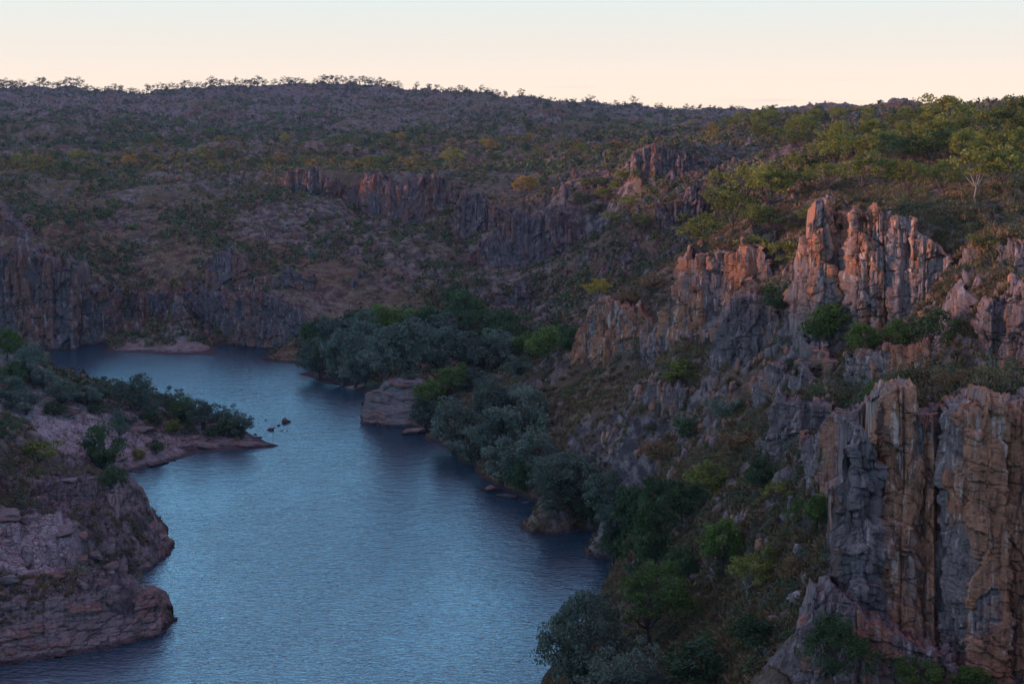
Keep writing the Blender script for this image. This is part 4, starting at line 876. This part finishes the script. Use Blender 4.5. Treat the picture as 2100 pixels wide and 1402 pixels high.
for sp in [(1195, 1450, 1178, 230, 'riverfine', Sv, 'large open silvery tree leaning over the water at the bottom edge'),
           (1345, 1345, 1132, 215, 'gumfine', Gr, 'broad bright green tree with many bare grey limbs near the bottom edge'),
           (1288, 1490, 1300, 215, 'riverfine', Sv, 'dense grey green tree crown cut by the bottom edge below the bright green tree'),
           (1430, 1420, 1300, 190, 'round', Dk, 'dark low tree right of the grey green crown at the bottom edge'),
           (1482, 1185, 1050, 120, 'round', Gr, 'bright green tree on the lower slope above the broad bright green tree'),
           (1690, 1085, 998, 90, 'round', Gr, 'green tree at the foot of the grey cliff left of the stacked tower'),
           (1535, 1240, 1120, 120, 'gum', Ol, 'thin olive tree with a pale trunk on the lower slope', 'bark_pale'),
           (1715, 1440, 1235, 190, 'gumfine', Dk, 'dark tree growing against the low rock buttress'),
           (1885, 1450, 1335, 140, 'gumfine', Gr, 'bright green tree at the bottom edge under the pillared cliff'),
           (1995, 1450, 1352, 110, 'round', Gr, 'smaller green tree at the bottom edge, right of the bright green one'),
           (1585, 1180, 1110, 80, 'bush', Ol, 'olive bush right of the pale trunked olive tree'),
           (1640, 1060, 1010, 60, 'bush', Gr, 'small green bush below the grey cliff on the lower slope'),
           (1695, 722, 622, 104, 'round', Gr, 'bright green tree at the foot of the slender leaning pinnacle'),
           (1770, 735, 655, 90, 'round', Gr, 'green tree below the sunlit crag, right of the bright green tree'),
           (1605, 655, 570, 90, 'round', Dk, 'dark green tree between the slab cliff and the pinnacle'),
           (1912, 765, 620, 110, 'gum', Dk, 'dark leaved tree with a visible black trunk on the shelf above the pillared cliff'),
           (1840, 712, 652, 86, 'round', Gr, 'yellow green tree beside the dark leaved tree on the shelf'),
           (1800, 820, 762, 60, 'bush', Gr, 'green bush just left of the top of the pillared cliff'),
           (1400, 790, 722, 100, 'bush', Ol, 'olive shrubby tree below the columned ridge cliff'),
           (1945, 800, 740, 80, 'bush', 'rust', 'brown twiggy bush on top of the pillared cliff'),
           (1225, 632, 562, 62, 'gum', 'gold', 'lone golden yellow tree with pale forked trunk on the end of the spur', 'bark_pale'),
           (1480, 860, 800, 80, 'bush', Sv, 'grey green bush on the slope below the slab cliff'),
           (1420, 900, 840, 90, 'bush', Dk, 'dark bush in the middle of the dry grass slope'),
           (1565, 1015, 935, 90, 'round', Dk, 'dark shrubby tree in the gully below the grey lower cliff'),
           (1400, 1075, 975, 110, 'round', Dk, 'dark rounded tree just above the right shore bend'),
           (1455, 1020, 940, 100, 'round', Ol, 'olive rounded tree in the gully above the right shore'),
           (1395, 1195, 1110, 90, 'round', Dk, 'dark tree between the shore and the bright green tree of the lower slope'),
           (1545, 1340, 1250, 110, 'round', Dk, 'dark low tree on the bare ground right of the broad bright green tree'),
           (1600, 1040, 975, 70, 'gum', Ol, 'thin dark stemmed tree below the lower cliff'),
           (1630, 1190, 1130, 70, 'bush', 'rust', 'brown dry bush on the lower slope left of the stacked tower'),
           (1360, 945, 880, 110, 'bush', 'rust', 'rusty brown bush above the silver trees of the right shore'),
           (1520, 930, 870, 90, 'bush', 'rust', 'brown dry bush on the slope left of the lower cliff'),
           (2060, 1260, 1235, 30, 'bush', Gr, 'tiny green bush in a crack of the pillared cliff')]:
    grow([sp], 'slope_tree' if sp[4] != 'bush' else 'bush', 'tree' if sp[4] != 'bush' else 'bush', None, '{}')
# trees of the right plateau
pl = [(1530, 440, 328, 112, 'gum', Ol), (1445, 505, 430, 96, 'gum', Ol), (1500, 485, 380, 118, 'gum', Ol), (1572, 460, 335, 118, 'gum', Ol), (1420, 528, 455, 80, 'gum', Ol), (1475, 452, 370, 84, 'gum', Ol), (1548, 490, 410, 90, 'gum', Ol), (1600, 420, 340, 80, 'gum', Ol), (1625, 372, 310, 44, 'gum', Ol, 'slim pale trunked tree standing apart left of the plateau trees', 'bark_pale'),
      (1778, 415, 302, 112, 'gum', Ol, 'spreading tree with dark trunk right above the sunlit crag'), (1700, 402, 325, 92, 'gum', Ol), (1860, 418, 320, 92, 'gum', Ol), (1935, 412, 318, 104, 'gum', Ol, 'tree with a curved dark trunk on the plateau, left of the white trunked tree'),
      (2000, 428, 300, 128, 'gum', Ol, 'tree with a forked white trunk on the open plateau floor', 'bark_pale'), (2062, 405, 292, 124, 'gum', Ol), (1940, 292, 188, 132, 'gum', Ol, 'tallest tree on the right skyline'), (2082, 300, 192, 110, 'gum', Ol, 'big green tree on the skyline at the right edge'),
      (2030, 305, 216, 110, 'gum', Ol), (1880, 275, 215, 84, 'gum', Ol), (1650, 395, 345, 80, 'gum', Ol), (1590, 490, 430, 90, 'gum', Dk), (1655, 470, 420, 70, 'gum', Ol), (1470, 400, 345, 50, 'gum', Ol), (1740, 350, 275, 90, 'gum', Ol), (1690, 345, 285, 90, 'gum', Ol), (1830, 345, 270, 100, 'gum', Ol),
      (1900, 350, 272, 96, 'gum', Ol), (1970, 345, 262, 110, 'gum', Ol), (2040, 350, 262, 104, 'gum', Ol), (2095, 345, 255, 100, 'gum', Ol), (1790, 300, 245, 80, 'gum', Ol), (1640, 320, 262, 76, 'gum', Ol), (1590, 300, 258, 60, 'gum', Ol), (1560, 400, 350, 60, 'gum', Ol),
      (1845, 470, 440, 40, 'bush', Ol), (2030, 510, 470, 90, 'bush', Ol, 'olive bush on the open slope under the plateau at the right edge'), (1610, 545, 490, 80, 'bush', Ol), (1540, 530, 480, 90, 'gum', Ol), (1480, 545, 505, 60, 'bush', 'rust'), (1340, 600, 560, 70, 'bush', 'rust'), (1290, 625, 590, 60, 'bush', 'rust')]
for i in range(56):
    px = random.uniform(1500, 2150); y = random.uniform(255, 372)
    if px < 1600 and y > 320: continue
    h = 32 + (y - 240) * 0.55 * random.uniform(0.7, 1.25)
    pl.append((px, y, y - h, h * random.uniform(0.62, 0.95), 'gum', Ol if random.random() < 0.85 else Dk))
grow([s for s in pl if s[4] == 'gum'], 'gum_tree', 'tree', 'gum trees on the right plateau', '{} tree from the left among the gums on the right plateau')
grow([s for s in pl if s[4] == 'bush'], 'bush', 'bush', 'bushes around the plateau edge', '{} bush from the left around the right plateau edge')
grow([(1205, 402, 362, 50, 'gum', Ol), (1235, 426, 384, 50, 'gum', Ol), (1262, 410, 370, 44, 'gum', Ol), (1290, 442, 398, 50, 'gum', Ol), (1220, 456, 420, 46, 'gum', Dk), (1252, 470, 430, 50, 'gum', Ol), (1275, 385, 346, 46, 'gum', Ol), (1190, 432, 394, 46, 'gum', Dk), (1075, 425, 355, 60, 'gum', 'amber'), (1320, 480, 440, 44, 'gum', Ol), (1240, 395, 362, 50, 'gum', Dk)],
     'gum_tree', 'tree', 'gum trees below the central knoll', '{} tree from the left in the hollow below the central knoll')
# left bank
grow([(15, 742, 670, 70, 'round', Gr), (60, 778, 702, 74, 'river', Sv), (92, 800, 752, 70, 'river', Sv), (245, 840, 766, 104, 'lean', Sv), (285, 846, 764, 76, 'river', Sv), (345, 856, 792, 80, 'lean', Sv), (415, 880, 816, 82, 'river', Sv), (455, 892, 828, 100, 'lean', Sv),
      (496, 900, 840, 90, 'lean', Sv), (375, 866, 808, 70, 'river', Dk), (475, 896, 846, 70, 'river', Dk), (312, 852, 800, 60, 'river', Sv), (180, 835, 786, 70, 'river', Sv), (218, 962, 858, 108, 'river', Dk, 'large dark rounded tree at the water on the left bank beside the pale slab'), (235, 1005, 950, 60, 'river', Dk), (78, 952, 890, 92, 'bush', Ol), (22, 838, 770, 84, 'river', Sv),
      (52, 850, 796, 90, 'river', Sv), (128, 836, 775, 84, 'river', Sv), (160, 826, 785, 40, 'round', Dk), (198, 832, 796, 40, 'round', Dk), (245, 905, 838, 40, 'river', Sv), (285, 944, 912, 32, 'bush', Ol), (355, 895, 858, 34, 'round', Ol), (30, 800, 740, 80, 'round', Dk), (390, 868, 832, 50, 'round', Dk),
      (310, 868, 836, 60, 'bush', Dk), (200, 850, 825, 60, 'bush', Dk), (440, 900, 865, 60, 'bush', Dk), (320, 925, 895, 50, 'bush', Dk), (260, 872, 845, 50, 'bush', Dk), (110, 852, 815, 70, 'bush', Dk), (5, 900, 850, 60, 'bush', Dk), (380, 890, 862, 50, 'bush', Dk), (480, 892, 862, 50, 'bush', Dk)],
     'bank_tree', 'tree', 'trees and bushes of the left bank', '{} tree or bush from the left on the left bank')
# skyline of the far hill and the far plateau
def ridge_point(px, Ya, Yb):
    Y = np.linspace(Ya, Yb, 500); x = (px - 1050) / F * Y / CP * 1.0
    x = (px - 1050) / F / (CP + 0.155 * SP) * Y
    z = ground_z(x, Y); i = np.argmax((z - CAMZ) / Y); return np.array([x[i], Y[i], z[i]])
k = 0; px = -10
SKG = 'gum trees along the far skyline'
while px < 1520:
    k += 1
    if px < 840: hpx, gap = random.uniform(13, 24), random.uniform(6, 12)
    elif px < 1060: hpx, gap = random.uniform(9, 20), random.uniform(8, 18)
    else: hpx, gap = random.uniform(8, 18), random.uniform(10, 20)
    if 830 < px < 865: px += 20
    P = ridge_point(px, 1100, 2500); H = hpx * P[1] / F * random.choice([0.7, 0.9, 1.0, 1.05])
    plant('skyline_tree', P - np.array([0, 3, 0.8]), H, H * random.uniform(0.9, 1.6), 'sky', 'skyleaf', '{} tree from the left along the far skyline'.format(ORD(k)), 'tree', SKG)
    px += gap if random.random() < 0.85 else gap * 2.2
# ------------------------------------------------------------------ scrub, grass and rubble (uncountable)
NOVEG = []
def scatter(n, Y0, Y1, px0=-80, px1=2180, power=1.0):
    """points spread over the ground, thinner far away"""
    u = rng.uniform(0, 1, n); Y = Y0 * (Y1 / Y0) ** (u ** power); px = rng.uniform(px0, px1, n)
    x = (px - 1050) / F * Y; z = ground_z(x, Y)
    return np.stack([x, Y, z], 1)
def in_view(P, pad=0.0):
    d = P - np.array([0, 0, CAMZ]); c = d[:, 1] * CP - d[:, 2] * SP; v = d[:, 1] * SP + d[:, 2] * CP
    return 1050 + F * d[:, 0] / c, 701 - F * v / c
def slope_at(P):
    e = 1.2; gx = (ground_z(P[:, 0] + e, P[:, 1]) - ground_z(P[:, 0] - e, P[:, 1])) / (2 * e); gy = (ground_z(P[:, 0], P[:, 1] + e) - ground_z(P[:, 0], P[:, 1] - e)) / (2 * e)
    return np.hypot(gx, gy)
def slab_at(P):
    a = np.degrees(np.arctan2(P[:, 0], P[:, 1])); l = np.log(np.hypot(P[:, 0], P[:, 1]))
    i = np.clip(np.searchsorted(az, a) - 1, 0, nu - 2); j = np.clip(np.searchsorted(lr, l) - 1, 0, nv - 2); return slab[i, j]
def bush_mesh(name, P, Hh, Ww, hue, per, size, mat, label=None, blade=False):
    n = len(P); m = n * per; r_ = rng
    d = r_.normal(size=(m, 3)); d /= np.linalg.norm(d, axis=1)[:, None]; d[:, 2] = np.abs(d[:, 2]) * 1.0 - 0.12
    k = r_.uniform(0.3, 1, m) ** 0.5
    # each bush leans its leaves into three or four lobes
    lob = 1 + 0.35 * np.sin(np.arctan2(d[:, 1], d[:, 0]) * 3 + np.repeat(r_.uniform(0, 6.28, n), per)) * (1 - d[:, 2])
    pos = np.repeat(P, per, 0) + d * (k * lob)[:, None] * np.stack([np.repeat(Ww, per) / 2, np.repeat(Ww, per) / 2, np.repeat(Hh, per)], 1)
    nrm = d * 0.6 + r_.normal(size=(m, 3)) * 0.7; nrm /= np.linalg.norm(nrm, axis=1)[:, None]
    a = np.cross(nrm, r_.normal(size=(m, 3))); a /= np.linalg.norm(a, axis=1)[:, None]; b = np.cross(nrm, a)
    s = (np.repeat(size, per) * r_.uniform(0.6, 1.4, m))[:, None]; wd_ = 0.6
    if blade:      # blades rise and fan out from the foot of the tuft
        a = d * np.array([0.9, 0.9, 1.0]) + np.array([0, 0, 0.35]) + r_.normal(size=(m, 3)) * 0.12; a /= np.linalg.norm(a, axis=1)[:, None]
        b = np.cross(a, r_.normal(size=(m, 3))); b /= np.linalg.norm(b, axis=1)[:, None]; s = s * 1.9; wd_ = 0.17
    q = np.stack([pos - a * s, pos - b * s * wd_, pos + a * s, pos + b * s * wd_], 1).reshape(-1, 3)
    hh = np.clip(np.repeat(hue, per) + r_.normal(size=m) * 0.03, 0, 1); lf = np.clip(r_.uniform(0.1, 0.9, m) + np.repeat(r_.uniform(-0.25, 0.25, n), per), 0, 1)
    return q, hh, lf
def merge(name, items, mat, kind='stuff'):
    q = np.concatenate([i[0] for i in items]); hh = np.concatenate([i[1] for i in items]); lf = np.concatenate([i[2] for i in items]); m = len(q) // 4
    o = link(name, mesh_from(name, q, np.arange(m * 4).reshape(m, 4), M[mat], {'hue': ('FACE', hh), 'leaf': ('FACE', lf)})); tag(o, kind=kind); return o
def pick(P, dens_scale, dens_thr, seed, smax=1.1, zmin=0.5):
    sl_ = slope_at(P); d = fbm(P[:, 0] / dens_scale, P[:, 1] / dens_scale, 4, seed)
    m = (P[:, 2] > zmin) & (sl_ < smax) & (slab_at(P) < 0.35) & (d > dens_thr + rng.uniform(-0.25, 0.25, len(P)))
    return P[m]
items = []
def hues(P, warm):
    n = len(P); h = rng.choice([0.08, 0.3, 0.38, 0.5, 0.68, 0.84, 0.98], n, p=[.20, .26, .14, .07, .07, .04, .22])
    w = rng.uniform(0, 1, n) < warm; return np.where(w, rng.choice([0.5, 0.84, 0.8, 0.46], n), h)
P = pick(scatter(6500, 112, 290, 900), 13, -0.05, 201, 2.5); n = len(P); W = 0.5 + rng.gamma(2.0, 0.55, n)
items.append(bush_mesh('', P, W * rng.uniform(.5, .9, n), W, hues(P, .03), 260, 0.05 + 0.016 * W, 'scrub'))
P = pick(scatter(3600, 160, 300, -80, 700), 12, 0.05, 202, 2.5); n = len(P); W = 0.4 + rng.gamma(2.0, 0.4, n)
items.append(bush_mesh('', P, W * .6, W, hues(P, .0), 160, 0.06 + 0.02 * W, 'scrub'))
P = pick(scatter(26000, 290, 640), 20, -0.12, 203, 3.5); n = len(P); W = rng.uniform(0.8, 3.2, n) ** 1.1
items.append(bush_mesh('', P, W * rng.uniform(.5, 1.0, n), W, hues(P, .05 + .1 * sstep(480, 600, P[:, 1])), 34, 0.17 + 0.07 * W, 'scrub'))
P = pick(scatter(15000, 560, 2200), 60, -0.08, 204, 2.0); n = len(P); W = rng.uniform(1.8, 5.0, n)
q0 = bush_mesh('', P, W * rng.uniform(.6, 1.1, n), W, hues(P, 0.12), 26, 0.34 + 0.09 * W, 'scrub'); items.append(q0)
P = pick(scatter(15000, 850, 2100, -60, 1500), 90, -0.05, 206, 3.0); n = len(P); W = rng.uniform(2.5, 7.5, n)
items.append(bush_mesh('', P, W * rng.uniform(.5, .9, n), W, rng.choice([0.08, 0.3, 0.42, 0.5], n), 22, 0.5 + 0.08 * W, 'scrub'))
rp_ = np.array([ridge_point(x, 1100, 2500) for x in rng.uniform(-40, 1560, 420)]); rp_[:, 1] -= rng.uniform(0, 60, len(rp_)); rp_[:, 2] = ground_z(rp_[:, 0], rp_[:, 1]); n = len(rp_); W = rng.uniform(2.5, 7, n)
items.append(bush_mesh('', rp_, W * .6, W, rng.choice([0.08, 0.3, 0.1], n), 26, 0.34 + 0.09 * W, 'scrub'))
merge('scrub', items, 'scrub')
# mid-distance trees: band on the far plateau and scattered gums on the far slopes
mp_ = []
for i in range(2600):
    px, Y = random.uniform(-20, 1560), math.exp(random.uniform(math.log(380), math.log(1250)))
    x = (px - 1050) / F * Y; z = float(ground_z(np.array([x]), np.array([Y]))[0])
    if z < 3: continue
    dens = float(fbm(np.array([x / 45]), np.array([Y / 80]), 3, 301)[0])
    band_ = math.exp(-((math.log(Y) - math.log(720)) / 0.33) ** 2)
    if dens + 0.6 * band_ - 0.40 + random.uniform(-.15, .15) < 0: continue
    mp_.append((x, Y, z, dens))
random.shuffle(mp_); mp_.sort(key=lambda q: not (500 < q[1] < 900)); big = mp_[:125]; rest = mp_[125:]
big.sort(key=lambda q: q[0] / q[1])
for i, (x, Y, z, dn) in enumerate(big):
    H = random.uniform(5.5, 10); u = random.random()
    lf_ = 'amber' if u < 0.55 else ('olive' if u < 0.8 else 'dark')
    plant('gum_tree', np.array([x, Y, z]), H, H * random.uniform(0.8, 1.2), 'gum', lf_, '{} tree from the left on the far slopes and plateau'.format(ORD(i + 1)), 'tree', 'gum trees on the far slopes and plateau')
n = len(rest); P = np.array([r_[:3] for r_ in rest]); H = rng.uniform(3.5, 7.5, n)
qq = []
for k in range(4):   # each far tree of the wood: a few leafy heads over a thin stem
    off = np.stack([rng.normal(size=n) * H * 0.2, rng.normal(size=n) * H * 0.2, H * rng.uniform(0.4, 0.68, n)], 1)
    qq.append(bush_mesh('', P + off, H * 0.28, H * 0.55, hues(P, .75), 30, 0.2 + P[:, 1] * 0.00042, 'scrub'))
merge('far_woodland', qq, 'scrub')
# dry grass
gi = []
P = pick(scatter(42000, 112, 300, 850), 10, -0.22, 211, 3.0); n = len(P)
W = rng.uniform(0.35, 1.3, n); q = bush_mesh('', P - [0, 0, .05], W * 0.55, W, rng.uniform(0, 1, n), 30, 0.08 + 0.08 * W, 'grass', blade=True); gi.append(q)
P = pick(scatter(16000, 150, 320, -80, 700), 8, 0.0, 212, 2.5); n = len(P); W = rng.uniform(0.3, 1.0, n); gi.append(bush_mesh('', P - [0, 0, .05], W * 0.8, W, rng.uniform(0, 1, n), 26, 0.08 + 0.08 * W, 'grass', blade=True))
P = pick(scatter(30000, 300, 900), 18, -0.05, 213, 2.5); n = len(P); W = rng.uniform(0.6, 1.8, n); gi.append(bush_mesh('', P - [0, 0, .05], W * 0.5, W, rng.uniform(0, 1, n), 12, 0.14 + 0.14 * W, 'grass'))
P = pick(scatter(4200, 112, 290, 900), 9, 0.02, 215, 3.0); n = len(P); W = rng.uniform(0.9, 1.9, n); gi.append(bush_mesh('', P - [0, 0, .08], W * 0.45, W, rng.uniform(0.4, 1, n), 110, 0.11 + 0.05 * W, 'grass', blade=True))
merge('dry_grass', gi, 'grass')
# rubble
def rubble(P, s, mat, name):
    P = P - np.array([0, 0, 0.12])
    vs, fs, tn = [], [], []; off = 0; T8 = [rock_verts(ICO1, 700 + i, 9, (1, 0.8, 0.75), 0.0) for i in range(10)]
    for i in range(len(P)):
        v, f = T8[i % 10]; a = rng.uniform(0, 6.28); c, sn = math.cos(a), math.sin(a); w = v * s[i]
        w = np.stack([w[:, 0] * c - w[:, 1] * sn, w[:, 0] * sn + w[:, 1] * c, w[:, 2] * rng.uniform(.7, 1.5)], 1) + P[i]
        vs.append(w); fs.append(f + off); off += len(w); tn.append(np.full(len(w), rng.uniform()))
    o = link(name, mesh_from(name, np.concatenate(vs), np.concatenate(fs), M[mat], {'tint': ('POINT', np.concatenate(tn))})); tag(o, kind='stuff')
P = scatter(5500, 112, 300, 850); P = P[(P[:, 2] > -.1) & (fbm(P[:, 0] / 16, P[:, 1] / 16, 3, 221) + rng.uniform(-.3, .3, len(P)) > 0)]
rubble(P, 0.14 + rng.exponential(0.24, len(P)), 'rock_grey', 'rubble')
def shards(P, s, mat, name):
    """upright broken blocks standing out of steep ground"""
    vs, fs, tn = [], [], []; off = 0; T8 = [rock_verts(ICO2, 800 + i, 10, (1, 0.8, 1), 0.0) for i in range(10)]
    for i in range(len(P)):
        v, f = T8[i % 10]; a = rng.uniform(0, 6.28); c, sn = math.cos(a), math.sin(a); w = v * s[i]; zz = w[:, 2] * rng.uniform(0.9, 2.3)
        w = np.stack([w[:, 0] * c - w[:, 1] * sn + zz * rng.uniform(-.15, .15), w[:, 0] * sn + w[:, 1] * c + zz * rng.uniform(0, .25), zz], 1) + P[i]
        vs.append(w); fs.append(f + off); off += len(w); tn.append(np.full(len(w), rng.uniform()))
    o = link(name, mesh_from(name, np.concatenate(vs), np.concatenate(fs), M[mat], {'tint': ('POINT', np.concatenate(tn))})); tag(o, kind='stuff')
P = scatter(3800, 118, 290, 1080); sl_ = slope_at(P); P = P[(P[:, 2] > 1.5) & (sl_ > 0.6) & (fbm(P[:, 0] / 14, P[:, 1] / 14, 3, 231) + rng.uniform(-.15, .15, len(P)) > 0.15)]
shards(P, rng.uniform(0.3, 0.95, len(P)), 'rock_grey', 'broken_rock')
P = scatter(12000, 380, 640, -80, 1560); sl_ = slope_at(P); P = P[(P[:, 2] > 1.5) & (sl_ > 0.4) & (fbm(P[:, 0] / 22, P[:, 1] / 22, 3, 232) + rng.uniform(-.2, .2, len(P)) > 0.12)]
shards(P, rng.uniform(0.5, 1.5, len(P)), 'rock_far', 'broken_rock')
P = scatter(7000, 140, 310, -80, 680); P = P[(P[:, 2] > -.1) & (P[:, 2] < 30) & (fbm(P[:, 0] / 16, P[:, 1] / 16, 3, 222) + rng.uniform(-.3, .3, len(P)) > 0)]
rubble(P, 0.16 + rng.exponential(0.2, len(P)), 'rock_bed', 'rubble')
P = scatter(7000, 300, 1200); P = P[(P[:, 2] > 0.2) & (fbm(P[:, 0] / 25, P[:, 1] / 25, 3, 223) + rng.uniform(-.2, .2, len(P)) > 0.05)]
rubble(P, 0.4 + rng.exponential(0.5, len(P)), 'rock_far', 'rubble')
